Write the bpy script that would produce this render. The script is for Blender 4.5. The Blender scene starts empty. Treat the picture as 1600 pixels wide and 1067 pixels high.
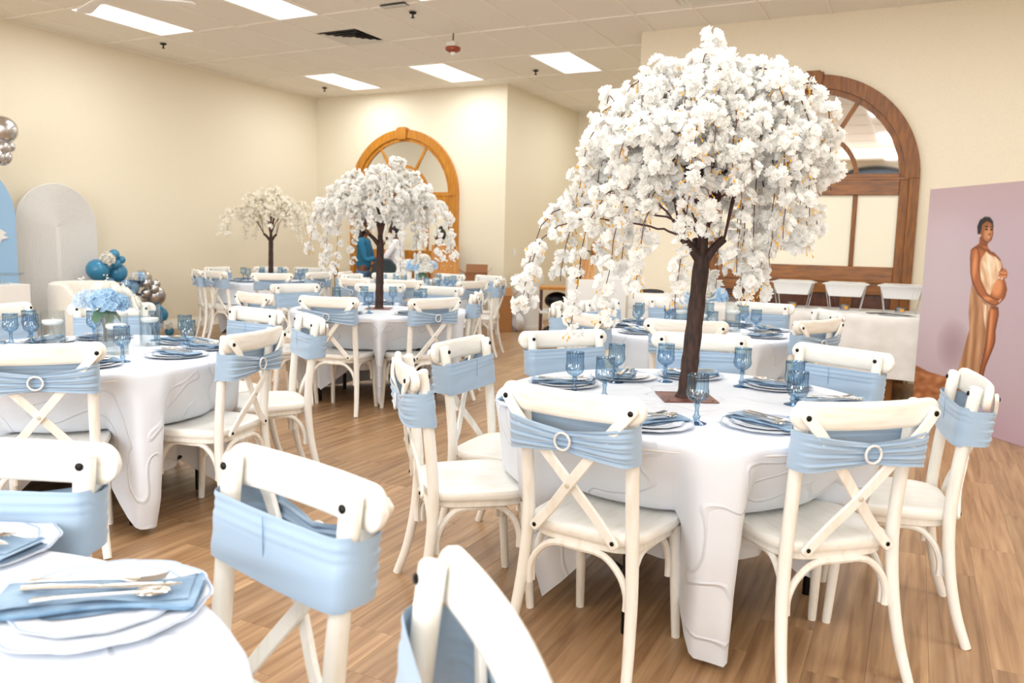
import bpy, bmesh, math, random
from math import sin, cos, pi, radians, sqrt, atan2, hypot
from mathutils import Vector, Matrix, noise as mnoise

random.seed(7)
SC = bpy.context.scene
COL = SC.collection

# ------------------------------------------------------------------ camera
cam_d = bpy.data.cameras.new('camera')
cam_d.sensor_width = 36.0
cam_d.lens = 1259.3 / 1600.0 * 36.0
cam_d.clip_start = 0.05
cam_d.clip_end = 100
cam = bpy.data.objects.new('camera', cam_d)
COL.objects.link(cam)
_R = [[0.8937079671946812, 0.44808781396960173, 0.022436139255547525],
      [0.07480093887070781, -0.09950858103743512, -0.9922211758695623],
      [-0.4423696292884621, 0.8884342143748516, -0.12244900085884261]]
_m = Matrix(((_R[0][0], -_R[1][0], -_R[2][0], 0), (_R[0][1], -_R[1][1], -_R[2][1], 0),
             (_R[0][2], -_R[1][2], -_R[2][2], 1.3484), (0, 0, 0, 1)))
cam.matrix_world = _m
cam_d.dof.use_dof = True
cam_d.dof.focus_distance = 3.1
cam_d.dof.aperture_fstop = 4.0
SC.camera = cam

# ------------------------------------------------------------------ colour management
SC.view_settings.view_transform = 'Standard'
SC.view_settings.look = 'None'
SC.view_settings.gamma = 1.0
SC.view_settings.use_curve_mapping = False
SC.view_settings.exposure = -0.17

# ------------------------------------------------------------------ world
W = bpy.data.worlds.new('world')
SC.world = W
W.use_nodes = True
W.node_tree.nodes['Background'].inputs[0].default_value = (0.9, 0.95, 1.0, 1)
W.node_tree.nodes['Background'].inputs[1].default_value = 1.0

SC.cycles.transparent_max_bounces = 32
PANEL_POWER = 30.5
HC = 3.738          # ceiling height
TU = 0.622          # ceiling module (half a tile)
PANELS_X = [-8.12, -6.26, -4.39, -2.52, -0.65, 1.22, 3.09]
PANELS_Y = [-4.70, -0.94, 2.79, 6.52, 10.29]

def lamp(name, x, y, z, sx, sy, power, col=(0.915, 0.968, 1.0), rot=(0, 0, 0)):
    d = bpy.data.lights.new(name, 'AREA')
    d.shape = 'RECTANGLE'; d.size = sx; d.size_y = sy
    d.energy = power; d.color = col
    o = bpy.data.objects.new(name, d)
    o.location = (x, y, z); o.rotation_euler = rot
    COL.objects.link(o)
    return o
for _y in PANELS_Y:
    for _x in PANELS_X:
        if _y > 9 and _x > -3.2: continue
        lamp('ceiling_panel_light', _x, _y, HC - 0.02, 0.54, 1.18, PANEL_POWER)
lamp('ceiling_panel_light', -4.39, 12.85, HC - 0.02, 0.54, 1.18, PANEL_POWER)
# added fill light behind the camera, no real source, brightens the near fronts
lamp('rear_fill_light', -1.0, -5.6, 1.9, 6.0, 2.4, 420.0, (0.90, 0.95, 1.0), (radians(90), 0, 0))

# ------------------------------------------------------------------ helpers
def lin(c):
    c = c / 255.0
    return c / 12.92 if c <= 0.04045 else ((c + 0.055) / 1.055) ** 2.4
def rgb(r, g, b): return (lin(r), lin(g), lin(b), 1.0)

MATS = {}
def mat(name, col, rough=0.6, metal=0.0, spec=0.5, sheen=0.0, trans=0.0, emit=None, estr=0.0, sub=0.0):
    m = bpy.data.materials.new(name); m.use_nodes = True
    b = m.node_tree.nodes['Principled BSDF']
    b.inputs['Base Color'].default_value = col
    b.inputs['Roughness'].default_value = rough
    b.inputs['Metallic'].default_value = metal
    b.inputs['Specular IOR Level'].default_value = spec
    b.inputs['Sheen Weight'].default_value = sheen
    b.inputs['Transmission Weight'].default_value = trans
    if emit:
        b.inputs['Emission Color'].default_value = emit
        b.inputs['Emission Strength'].default_value = estr
    MATS[name] = m
    return m
def N(m, t, **k):
    n = m.node_tree.nodes.new(t)
    for a, v in k.items(): setattr(n, a, v)
    return n
def L(m, a, b): m.node_tree.links.new(a, b)
def bsdf(m): return m.node_tree.nodes['Principled BSDF']
def noisy(m, c1, c2, scale=(1, 1, 1), nscale=5.0, detail=4, bump=0.0, coord='Object', lo=0.35, hi=0.65, bdist=0.01, rnd=0.0):
    """colour varies between c1 and c2 by stretched noise; optional fine bump"""
    tc = N(m, 'ShaderNodeTexCoord'); mp = N(m, 'ShaderNodeMapping'); nz = N(m, 'ShaderNodeTexNoise'); cr = N(m, 'ShaderNodeValToRGB')
    mp.inputs['Scale'].default_value = scale
    nz.inputs['Scale'].default_value = nscale; nz.inputs['Detail'].default_value = detail
    L(m, tc.outputs[coord], mp.inputs['Vector']); L(m, mp.outputs[0], nz.inputs['Vector']); L(m, nz.outputs['Fac'], cr.inputs[0])
    cr.color_ramp.elements[0].position = lo; cr.color_ramp.elements[0].color = c1
    cr.color_ramp.elements[1].position = hi; cr.color_ramp.elements[1].color = c2
    out = cr.outputs[0]
    L(m, out, bsdf(m).inputs['Base Color'])
    if bump:
        bp = N(m, 'ShaderNodeBump'); bp.inputs['Strength'].default_value = bump; bp.inputs['Distance'].default_value = bdist
        L(m, nz.outputs['Fac'], bp.inputs['Height']); L(m, bp.outputs[0], bsdf(m).inputs['Normal'])
    return nz, cr

class MB:
    """collects shapes and links them as ONE mesh object"""
    def __init__(s): s.v = []; s.f = []
    def add(s, vs, fs):
        o = len(s.v); s.v += [tuple(p) for p in vs]; s.f += [tuple(i + o for i in q) for q in fs]; return s
    def box(s, c, d, rz=0.0, M=None):
        x, y, z = d[0] / 2, d[1] / 2, d[2] / 2
        vs = [Vector((a * x, b * y, e * z)) for a in (-1, 1) for b in (-1, 1) for e in (-1, 1)]
        if rz: vs = [Matrix.Rotation(rz, 3, 'Z') @ p for p in vs]
        if M: vs = [M @ p for p in vs]
        vs = [p + Vector(c) for p in vs]
        return s.add(vs, [(0, 1, 3, 2), (4, 6, 7, 5), (0, 4, 5, 1), (2, 3, 7, 6), (0, 2, 6, 4), (1, 5, 7, 3)])
    def b2(s, a, b):
        return s.box([(a[i] + b[i]) / 2 for i in range(3)], [abs(b[i] - a[i]) for i in range(3)])
    def tube(s, path, r, n=8, ry=None, up=None, caps=True):
        P = [Vector(p) for p in path]; m = len(P); vs = []; fs = []; prev = None
        for i, p in enumerate(P):
            t = (P[min(i + 1, m - 1)] - P[max(i - 1, 0)])
            t = t.normalized() if t.length > 1e-9 else Vector((0, 0, 1))
            if up is not None: a = Vector(up)
            elif prev is not None: a = prev
            else: a = Vector((0, 0, 1)) if abs(t.z) < 0.9 else Vector((1, 0, 0))
            a = (a - t * a.dot(t)); a = a.normalized() if a.length > 1e-6 else t.orthogonal().normalized()
            b = t.cross(a); prev = a
            ra = r[i] if isinstance(r, (list, tuple)) else r
            rb = (ry[i] if isinstance(ry, (list, tuple)) else ry) if ry is not None else ra
            for k in range(n):
                th = 2 * pi * k / n + (pi / n if n == 4 else 0)
                q = 1.41421 if n == 4 else 1.0
                vs.append(p + a * (cos(th) * ra * q) + b * (sin(th) * rb * q))
        for i in range(m - 1):
            for k in range(n):
                fs.append((i * n + k, i * n + (k + 1) % n, (i + 1) * n + (k + 1) % n, (i + 1) * n + k))
        if caps:
            fs.append(tuple(range(n))[::-1]); fs.append(tuple((m - 1) * n + k for k in range(n)))
        return s.add(vs, fs)
    def lathe(s, prof, n=24, c=(0, 0, 0), mod=None, sx=1, sy=1):
        vs = []; fs = []
        for i, (r, z) in enumerate(prof):
            for k in range(n):
                th = 2 * pi * k / n; q = r * (mod(th, z) if mod else 1)
                vs.append((c[0] + q * cos(th) * sx, c[1] + q * sin(th) * sy, c[2] + z))
        for i in range(len(prof) - 1):
            for k in range(n):
                fs.append((i * n + k, i * n + (k + 1) % n, (i + 1) * n + (k + 1) % n, (i + 1) * n + k))
        if prof[0][0] > 1e-6: fs.append(tuple(range(n))[::-1])
        if prof[-1][0] > 1e-6: fs.append(tuple((len(prof) - 1) * n + k for k in range(n)))
        return s.add(vs, fs)
    def ball(s, c, r, n=14, m=9, sc=(1, 1, 1)):
        pr = [(max(sin(pi * i / m), 1e-4) * r, -cos(pi * i / m) * r) for i in range(m + 1)]
        o = len(s.v); s.lathe(pr, n, (0, 0, 0))
        for i in range(o, len(s.v)):
            x, y, z = s.v[i]; s.v[i] = (x * sc[0] + c[0], y * sc[1] + c[1], z * sc[2] + c[2])
        return s
    def torus(s, c, R, r, n=24, m=8, M=None):
        vs = []; fs = []
        for i in range(n):
            a = 2 * pi * i / n
            for k in range(m):
                b = 2 * pi * k / m
                p = Vector(((R + r * cos(b)) * cos(a), (R + r * cos(b)) * sin(a), r * sin(b)))
                if M: p = M @ p
                vs.append(p + Vector(c))
        for i in range(n):
            for k in range(m):
                fs.append((i * m + k, ((i + 1) % n) * m + k, ((i + 1) % n) * m + (k + 1) % m, i * m + (k + 1) % m))
        return s.add(vs, fs)
    def grid(s, fn, nu, nv, closeu=False):
        vs = [fn(i / (nu if closeu else nu - 1), j / (nv - 1)) for j in range(nv) for i in range(nu)]
        fs = []
        for j in range(nv - 1):
            for i in range(nu if closeu else nu - 1):
                i2 = (i + 1) % nu
                fs.append((j * nu + i, j * nu + i2, (j + 1) * nu + i2, (j + 1) * nu + i))
        return s.add(vs, fs)
    def prism(s, pts, z0, z1, ax='z'):
        """polygon extruded; ax='y': pts are (x, z) and z0, z1 are y values; ax='x': pts are (y, z)"""
        n = len(pts)
        def mk(p, h): return {'z': (p[0], p[1], h), 'y': (p[0], h, p[1]), 'x': (h, p[0], p[1])}[ax]
        vs = [mk(p, z0) for p in pts] + [mk(p, z1) for p in pts]
        fs = [tuple(range(n))[::-1], tuple(range(n, 2 * n))] + [(i, (i + 1) % n, (i + 1) % n + n, i + n) for i in range(n)]
        return s.add(vs, fs)
    def ringstrip(s, outer, inner, y0, y1):
        """flat band between two open outlines (x, z), thickened along y"""
        n = len(outer)
        vs = [(p[0], y, p[1]) for y in (y0, y1) for p in outer] + [(p[0], y, p[1]) for y in (y0, y1) for p in inner]
        O0, O1, I0, I1 = 0, n, 2 * n, 3 * n; fs = []
        for i in range(n - 1):
            fs += [(O0 + i, O0 + i + 1, I0 + i + 1, I0 + i), (O1 + i, I1 + i, I1 + i + 1, O1 + i + 1),
                   (O0 + i, O1 + i, O1 + i + 1, O0 + i + 1), (I0 + i, I0 + i + 1, I1 + i + 1, I1 + i)]
        fs += [(O0, I0, I1, O1), (O0 + n - 1, O1 + n - 1, I1 + n - 1, I0 + n - 1)]
        return s.add(vs, fs)
    def data(s, name, m, ang=40, bev=0, seg=1, fixn=True):
        me = bpy.data.meshes.new(name); me.from_pydata(s.v, [], s.f)
        if bev or fixn:
            bm = bmesh.new(); bm.from_mesh(me)
            if fixn: bmesh.ops.recalc_face_normals(bm, faces=bm.faces)
            if bev:
                es = [e for e in bm.edges if len(e.link_faces) == 2 and e.calc_face_angle(0) > radians(35)]
                bmesh.ops.bevel(bm, geom=es, offset=bev, segments=seg, profile=0.6, affect='EDGES', clamp_overlap=True)
            bm.to_mesh(me); bm.free()
        me.polygons.foreach_set('use_smooth', [True] * len(me.polygons))
        if ang < 180: me.set_sharp_from_angle(angle=radians(ang))
        if m: me.materials.append(m)
        return me
    def build(s, name, m, parent=None, **k):
        o = bpy.data.objects.new(name, s.data(name, m, **k)); COL.objects.link(o)
        if parent: o.parent = parent
        return o

def tag(o, label=None, cat=None, group=None, kind=None):
    if label: o['label'] = label
    if cat: o['category'] = cat
    if group: o['group'] = group
    if kind: o['kind'] = kind
    return o
def thing(name, label, cat, loc=(0, 0, 0), rz=0.0, group=None):
    o = bpy.data.objects.new(name, None); COL.objects.link(o)
    o.location = loc; o.rotation_euler = (0, 0, rz); o.empty_display_size = 0.1
    return tag(o, label, cat, group)
def struct(o): o['kind'] = 'structure'; return o
def inst(name, me, parent=None, loc=(0, 0, 0), rot=(0, 0, 0), sc=(1, 1, 1)):
    o = bpy.data.objects.new(name, me); COL.objects.link(o)
    if parent: o.parent = parent
    o.location = loc; o.rotation_euler = rot; o.scale = sc
    return o
def kids(o): return [c for c in KIDS.get(o.name, [])]
def copy_tree(o, parent=None):
    c = o.copy(); COL.objects.link(c)
    if parent is not None: c.parent = parent
    for ch in list(o.children): copy_tree(ch, c)
    return c

# ------------------------------------------------------------------ materials
M_wood = mat('whitewashed_wood', rgb(240, 236, 226), 0.45)
noisy(M_wood, rgb(236, 230, 216), rgb(247, 244, 237), (14, 14, 2.2), 3.0, 5, 0.08, lo=0.28, hi=0.52, bdist=0.004)
M_seat = mat('whitewashed_seat', rgb(240, 236, 226), 0.42)
noisy(M_seat, rgb(238, 233, 221), rgb(246, 243, 236), (16, 2, 16), 3.0, 5, 0.1, lo=0.28, hi=0.5, bdist=0.004)
M_bolt = mat('black_bolt', rgb(22, 20, 20), 0.35, 0.6)
M_rail = mat('whitewashed_rail', rgb(240, 236, 226), 0.42)
noisy(M_rail, rgb(235, 229, 215), rgb(247, 244, 237), (2.2, 16, 16), 3.0, 5, 0.08, lo=0.28, hi=0.52, bdist=0.004)
M_plug = mat('wood_plug', rgb(205, 196, 178), 0.6)
M_sash = mat('blue_sash', rgb(160, 184, 208), 0.55, sheen=0.3)
M_ring = mat('rhinestone_ring', rgb(244, 243, 240), 0.25, 0.1)
noisy(M_ring, rgb(214, 212, 210), rgb(252, 252, 252), (1, 1, 1), 400, 2, 0.8, bdist=0.003)
M_cloth = mat('white_tablecloth', rgb(232, 234, 243), 0.75, sheen=0.15)
_nz, _cr = noisy(M_cloth, rgb(224, 229, 238), rgb(231, 236, 245), (1, 1, 1), 3.0, 3, 0.0)
# pressed creases of the cloth: fine relief only
_w = N(M_cloth, 'ShaderNodeTexNoise'); _w.inputs['Scale'].default_value = 3.2; _w.inputs['Detail'].default_value = 1.2; _w.inputs['Distortion'].default_value = 0.6
_tc = N(M_cloth, 'ShaderNodeTexCoord'); L(M_cloth, _tc.outputs['Object'], _w.inputs['Vector'])
_mr = N(M_cloth, 'ShaderNodeMath', operation='SUBTRACT'); _mr.inputs[1].default_value = 0.5; L(M_cloth, _w.outputs['Fac'], _mr.inputs[0])
_ab = N(M_cloth, 'ShaderNodeMath', operation='ABSOLUTE'); L(M_cloth, _mr.outputs[0], _ab.inputs[0])
_pw = N(M_cloth, 'ShaderNodeMapRange'); _pw.inputs['From Max'].default_value = 0.022; _pw.inputs['To Min'].default_value = 1.0; _pw.inputs['To Max'].default_value = 0.0
L(M_cloth, _ab.outputs[0], _pw.inputs['Value'])
_bp = N(M_cloth, 'ShaderNodeBump'); _bp.inputs['Strength'].default_value = 0.6; _bp.inputs['Distance'].default_value = 0.008
L(M_cloth, _pw.outputs[0], _bp.inputs['Height']); L(M_cloth, _bp.outputs[0], bsdf(M_cloth).inputs['Normal'])
M_linen = mat('white_linen', rgb(232, 230, 226), 0.8)
noisy(M_linen, rgb(226, 224, 220), rgb(238, 236, 233), (1, 1, 1), 6, 4, 0.25, bdist=0.02)
M_napkin = mat('blue_napkin', rgb(118, 160, 196), 0.6, sheen=0.3)
noisy(M_napkin, rgb(92, 130, 164), rgb(130, 164, 194), (1, 1, 1), 22, 3, 0.3)
M_plate = mat('white_china', rgb(240, 244, 251), 0.15)
M_rim = mat('blue_rim', rgb(150, 178, 214), 0.3)
M_silver = mat('polished_cutlery', rgb(225, 222, 216), 0.16, 1.0)
M_bark = mat('dark_bark', rgb(62, 38, 28), 0.7)
noisy(M_bark, rgb(34, 19, 14), rgb(68, 42, 32), (6, 6, 1.5), 14, 5, 0.5, bdist=0.006)
M_twig = mat('brown_twig', rgb(84, 52, 48), 0.6)
M_basep = mat('rust_metal_plate', rgb(128, 84, 74), 0.45, 0.3)
noisy(M_basep, rgb(108, 66, 56), rgb(150, 104, 92), (1, 1, 1), 12, 4, 0.1)
M_bud = mat('yellow_buds', rgb(226, 172, 70), 0.5)

def petal_mat(name, col, tr):
    m = bpy.data.materials.new(name); m.use_nodes = True; nt = m.node_tree
    out = nt.nodes['Material Output']; nt.nodes.remove(nt.nodes['Principled BSDF'])
    d = N(m, 'ShaderNodeBsdfDiffuse'); t = N(m, 'ShaderNodeBsdfTranslucent'); mx = N(m, 'ShaderNodeMixShader')
    d.inputs[0].default_value = col; t.inputs[0].default_value = col; mx.inputs[0].default_value = tr
    L(m, d.outputs[0], mx.inputs[1]); L(m, t.outputs[0], mx.inputs[2]); L(m, mx.outputs[0], out.inputs[0])
    return m
M_petal = petal_mat('white_petal', rgb(255, 254, 251), 0.55)
M_petal_far = petal_mat('ivory_petal', rgb(253, 249, 238), 0.55)
M_hyd = petal_mat('blue_hydrangea', rgb(192, 220, 241), 0.3)
M_hydp = petal_mat('pale_blue_hydrangea', rgb(222, 234, 245), 0.3)
M_rose = petal_mat('white_rose', rgb(246, 243, 234), 0.3)
M_leaf = mat('green_leaf', rgb(84, 118, 92), 0.5)
M_stem = mat('flower_stem', rgb(150, 130, 92), 0.6)

def glass(name, tint, edge, refl=0.12, rough=0.03):
    """thin-walled tinted glass: tint deepens where the wall is seen edge-on, as a real wall's longer path does"""
    m = bpy.data.materials.new(name); m.use_nodes = True; nt = m.node_tree
    out = nt.nodes['Material Output']; nt.nodes.remove(nt.nodes['Principled BSDF'])
    lw = N(m, 'ShaderNodeLayerWeight'); lw.inputs[0].default_value = 0.35
    mc = N(m, 'ShaderNodeMix'); mc.data_type = 'RGBA'
    mc.inputs[6].default_value = tint; mc.inputs[7].default_value = edge
    L(m, lw.outputs['Facing'], mc.inputs[0])
    tr = N(m, 'ShaderNodeBsdfTransparent'); gl = N(m, 'ShaderNodeBsdfGlossy'); mx = N(m, 'ShaderNodeMixShader')
    L(m, mc.outputs[2], tr.inputs[0]); gl.inputs['Roughness'].default_value = rough
    l2 = N(m, 'ShaderNodeLayerWeight'); l2.inputs[0].default_value = 0.5          # Schlick: same from both sides of the wall
    pw = N(m, 'ShaderNodeMath', operation='POWER'); pw.inputs[1].default_value = 5.0; L(m, l2.outputs['Facing'], pw.inputs[0])
    mu = N(m, 'ShaderNodeMath', operation='MULTIPLY'); mu.inputs[1].default_value = 0.55; L(m, pw.outputs[0], mu.inputs[0])
    ad = N(m, 'ShaderNodeMath', operation='ADD'); ad.inputs[1].default_value = refl; L(m, mu.outputs[0], ad.inputs[0])
    cl = N(m, 'ShaderNodeClamp'); L(m, ad.outputs[0], cl.inputs[0])
    L(m, cl.outputs[0], mx.inputs[0]); L(m, tr.outputs[0], mx.inputs[1]); L(m, gl.outputs[0], mx.inputs[2]); L(m, mx.outputs[0], out.inputs[0])
    return m
M_gobl = glass('blue_glass', rgb(214, 231, 241), rgb(116, 164, 196), 0.13, 0.06)
M_goblk = glass('blue_glass_stem', rgb(206, 226, 239), rgb(122, 168, 200), 0.12, 0.06)
M_clear = glass('clear_glass', rgb(252, 253, 253), rgb(236, 240, 241), 0.06)
M_water = glass('water', rgb(246, 249, 251), rgb(232, 238, 242), 0.04)
M_candle = mat('white_wax', rgb(250, 248, 244), 0.4)

M_wall = mat('cream_wall', rgb(233, 222, 199), 0.55, spec=0.3)
noisy(M_wall, rgb(232, 221, 197), rgb(236, 225, 203), (1, 1, 1), 60, 3, 0.06, bdist=0.002)
M_base = mat('cream_trim', rgb(240, 234, 218), 0.4)
M_tile = mat('ceiling_tile', rgb(242, 237, 226), 0.9)
noisy(M_tile, rgb(238, 232, 220), rgb(247, 242, 232), (1, 1, 1), 90, 5, 0.3, bdist=0.004)
M_tbar = mat('ceiling_grid', rgb(246, 240, 228), 0.55)
M_dark = mat('dark_void', rgb(28, 26, 25), 0.9)
M_lens = mat('light_lens', rgb(250, 250, 248), 0.5, emit=(1, 0.995, 0.985, 1), estr=1.3)
M_white = mat('white_paint', rgb(238, 237, 234), 0.4)
M_vent = mat('vent_metal', rgb(226, 222, 212), 0.5)

def oak(name, a, b, rough=0.35):
    m = mat(name, a, rough); noisy(m, a, b, (7, 7, 1.1), 5, 6, 0.12, lo=0.3, hi=0.68, bdist=0.004); return m
M_oak = oak('dark_oak', rgb(100, 54, 4), rgb(146, 88, 16), 0.45)
M_oakh = mat('dark_oak_across', rgb(120, 68, 24), 0.35); noisy(M_oakh, rgb(104, 58, 6), rgb(152, 92, 20), (1.1, 7, 7), 5, 6, 0.12, lo=0.3, hi=0.68, bdist=0.004)
M_oakd = oak('deep_oak_panel', rgb(72, 34, 12), rgb(98, 50, 20))
M_oak2 = oak('golden_oak', rgb(168, 104, 26), rgb(200, 134, 44))
M_mirror = mat('fan_glass', rgb(232, 232, 230), 0.03, 1.0)
M_panel = mat('cream_panel', rgb(236, 228, 204), 0.3)
M_glassdark = mat('night_glass', rgb(84, 100, 120), 0.12, 0.0)

# floor planks: each piece tinted on its own, long grain
def plank_mat(name, island):
    m = mat(name, rgb(188, 150, 112), 0.36, spec=0.45)
    tc = N(m, 'ShaderNodeTexCoord'); mp = N(m, 'ShaderNodeMapping'); nz = N(m, 'ShaderNodeTexNoise'); cr = N(m, 'ShaderNodeValToRGB')
    if island:
        ge = N(m, 'ShaderNodeNewGeometry'); rn = ge.outputs['Random Per Island']; src = ge.outputs['Position']
    else:
        oi = N(m, 'ShaderNodeObjectInfo'); rn = oi.outputs['Random']; ge = N(m, 'ShaderNodeNewGeometry'); src = ge.outputs['Position']
    cb = N(m, 'ShaderNodeCombineXYZ'); ml = N(m, 'ShaderNodeMath', operation='MULTIPLY'); ml.inputs[1].default_value = 31.0
    L(m, rn, ml.inputs[0]); L(m, ml.outputs[0], cb.inputs[2])
    va = N(m, 'ShaderNodeVectorMath', operation='ADD'); L(m, src, va.inputs[0]); L(m, cb.outputs[0], va.inputs[1])
    L(m, va.outputs[0], mp.inputs['Vector']); mp.inputs['Scale'].default_value = (15, 0.7, 1)
    L(m, mp.outputs[0], nz.inputs['Vector']); nz.inputs['Scale'].default_value = 2.2; nz.inputs['Detail'].default_value = 7; nz.inputs['Distortion'].default_value = 0.6
    L(m, nz.outputs['Fac'], cr.inputs[0])
    e = cr.color_ramp.elements
    e[0].position = 0.28; e[0].color = rgb(134, 99, 68); e[1].position = 0.72; e[1].color = rgb(190, 153, 115)
    k = cr.color_ramp.elements.new(0.48); k.color = rgb(164, 128, 92)
    hs = N(m, 'ShaderNodeHueSaturation'); L(m, cr.outputs[0], hs.inputs['Color'])
    mr = N(m, 'ShaderNodeMapRange'); mr.inputs['To Min'].default_value = 0.87; mr.inputs['To Max'].default_value = 1.1
    L(m, rn, mr.inputs['Value']); L(m, mr.outputs[0], hs.inputs['Value'])
    L(m, hs.outputs[0], bsdf(m).inputs['Base Color'])
    bp = N(m, 'ShaderNodeBump'); bp.inputs['Strength'].default_value = 0.05; bp.inputs['Distance'].default_value = 0.003
    L(m, nz.outputs['Fac'], bp.inputs['Height']); L(m, bp.outputs[0], bsdf(m).inputs['Normal'])
    return m
M_plank = plank_mat('oak_plank', False)
M_planks = plank_mat('oak_plank_field', True)

# ------------------------------------------------------------------ room shell
XL, YB, XC, YRB, XR0, YR, XR, YF = -9.515, 11.30, -5.80, 14.2, -2.99, 9.13, 4.6, -6.0
T = 0.15
floor = struct(MB().b2((XL - T, YF - T, -0.12), (XR + T, YRB + T, -0.012)).build('floor', M_dark))
struct(MB().b2((XL - T, YF - T, 0), (XL, YB + T, HC + 0.3)).build('wall_left', M_wall))
struct(MB().b2((XL, YB, 0), (XC, YB + T, HC + 0.3)).build('wall_back', M_wall))
struct(MB().b2((XC - T, YB + T, 0), (XC, YRB + T, HC + 0.3)).build('wall_recess_side', M_wall))
struct(MB().b2((XC, YRB, 0), (XR0 + T, YRB + T, HC + 0.3)).build('wall_recess_back', M_wall))
struct(MB().b2((XR0, YR + T, 0), (XR0 + T, YRB, HC + 0.3)).build('wall_recess_right', M_wall))
struct(MB().b2((XR0, YR, 0), (XR, YR + T, HC + 0.3)).build('wall_front_right', M_wall))
struct(MB().b2((XR, YF, 0), (XR + T, YR + T, HC + 0.3)).build('wall_right', M_wall))
struct(MB().b2((XL, YF - T, 0), (XR, YF, HC + 0.3)).build('wall_rear', M_wall))

def baseboard(name, a, b, nrm):
    """profiled skirting from a to b, nrm = direction into the room"""
    A = Vector((*a, 0)); B = Vector((*b, 0)); n = Vector((*nrm, 0))
    pr = [(0, 0), (0.018, 0), (0.018, 0.095), (0.012, 0.105), (0.014, 0.118), (0.006, 0.136), (0, 0.136)]
    vs = [A + n * p[0] + Vector((0, 0, p[1])) for p in pr] + [B + n * p[0] + Vector((0, 0, p[1])) for p in pr]
    k = len(pr)
    return struct(MB().add(vs, [(i, (i + 1) % k, (i + 1) % k + k, i + k) for i in range(k)] + [tuple(range(k)), tuple(range(k, 2 * k))[::-1]]).build(name, M_base))
baseboard('baseboard_left', (XL, YF), (XL, YB), (1, 0))
baseboard('baseboard_back', (XL, YB), (-8.76, YB), (0, -1))
baseboard('baseboard_back_right', (-6.62, YB), (XC, YB), (0, -1))
baseboard('baseboard_recess', (XC, YB), (XC, YRB), (1, 0))
baseboard('baseboard_front_right', (0.0, YR), (XR, YR), (0, -1))
baseboard('baseboard_front_left', (XR0, YR), (-2.2, YR), (0, -1))

# floor boards: nearest 300 as parts, the rest one field
def in_view(x, y, z=0.0, mx=60):
    v = Vector((x, y, z - 1.3484)); a = Vector(_R[0]).dot(v); b = Vector(_R[1]).dot(v); c = Vector(_R[2]).dot(v)
    if c < 0.5: return None
    px = 800 + 1259.3 * a / c; py = 533.5 + 1259.3 * b / c
    return c if (-mx < px < 1600 + mx and -mx < py < 1067 + mx) else None
PW, PL_ = 0.182, 1.22
near = []; rest = []
rnd = random.Random(3)
i = 0
x = XL + PW / 2
while x < XR:
    off = rnd.uniform(0, PL_); y = YF - off
    while y < YRB:
        y0 = max(y, YF); y1 = min(y + PL_, YRB)
        if y1 - y0 > 0.05:
            ds = [in_view(x, yy) for yy in (y0 + 0.05, (y0 + y1) / 2, y1 - 0.05)]
            ds = [d for d in ds if d]
            full = (y1 - y0 > PL_ - 0.01)
            if ds and full: near.append((min(ds), x, y0))
            else: rest.append((x, y0, y1))
        y += PL_
    x += PW
near.sort()
for d, x, y0 in near[300:]: rest.append((x, y0, y0 + PL_))
g = 0.0003
def plank_mb(mb, x, y0, y1, z=0.0):
    a, b = PW / 2 - g, 0.0010
    mb.add([(x - a, y0 + g, z - 0.01), (x + a, y0 + g, z - 0.01), (x + a, y1 - g, z - 0.01), (x - a, y1 - g, z - 0.01),
            (x - a, y0 + g, z - b / 2), (x + a, y0 + g, z - b / 2), (x + a, y1 - g, z - b / 2), (x - a, y1 - g, z - b / 2),
            (x - a + b, y0 + g + b, z), (x + a - b, y0 + g + b, z), (x + a - b, y1 - g - b, z), (x - a + b, y1 - g - b, z)],
           [(0, 1, 5, 4), (1, 2, 6, 5), (2, 3, 7, 6), (3, 0, 4, 7), (4, 5, 9, 8), (5, 6, 10, 9), (6, 7, 11, 10), (7, 4, 8, 11), (8, 9, 10, 11)])
pm = MB(); plank_mb(pm, 0, 0, PL_); pme = pm.data('plank', M_plank, ang=20, fixn=False)
for d, x, y0 in near[:300]:
    inst('plank', pme, floor, (x, y0, 0))
fm = MB()
for x, y0, y1 in rest: plank_mb(fm, x, y0, y1)
tag(fm.build('plank_field', M_planks, floor, ang=20, fixn=False), kind='stuff')

# ceiling: slab, grid bars, tiles
ceil = struct(MB().b2((XL - T, YF - T, HC + 0.05), (XR + T, YRB + T, HC + 0.3)).build('ceiling', M_dark))
gx0 = -6.26 - TU / 2 * 1.0
xs = [gx0 + TU * k for k in range(-6, 20)]
xs = [XL] + [v for v in xs if XL + 0.05 < v < XR - 0.05] + [XR]
gy0 = 10.29 + TU
ys = [gy0 - 2 * TU * k for k in range(-3, 16)]
ys = sorted([YF] + [v for v in ys if YF + 0.05 < v < YRB - 0.05] + [YRB])
bars = MB()
for v in xs: bars.b2((v - 0.011, YF, HC - 0.004), (v + 0.011, YRB, HC + 0.012))
for v in ys: bars.b2((XL, v - 0.011, HC - 0.0045), (XR, v + 0.011, HC + 0.012))
bars.build('ceiling_grid', M_tbar, ceil)
panel_cells = {(round(px, 2), round(py, 2)) for py in PANELS_Y for px in PANELS_X if not (py > 9 and px > -3.2)} | {(-4.39, 12.78)}
PANELS = []
tmesh = {}
trest = MB(); ntile = 0
VENT = (-6.26, 8.10); VENT2 = (-1.95, 8.25)
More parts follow.
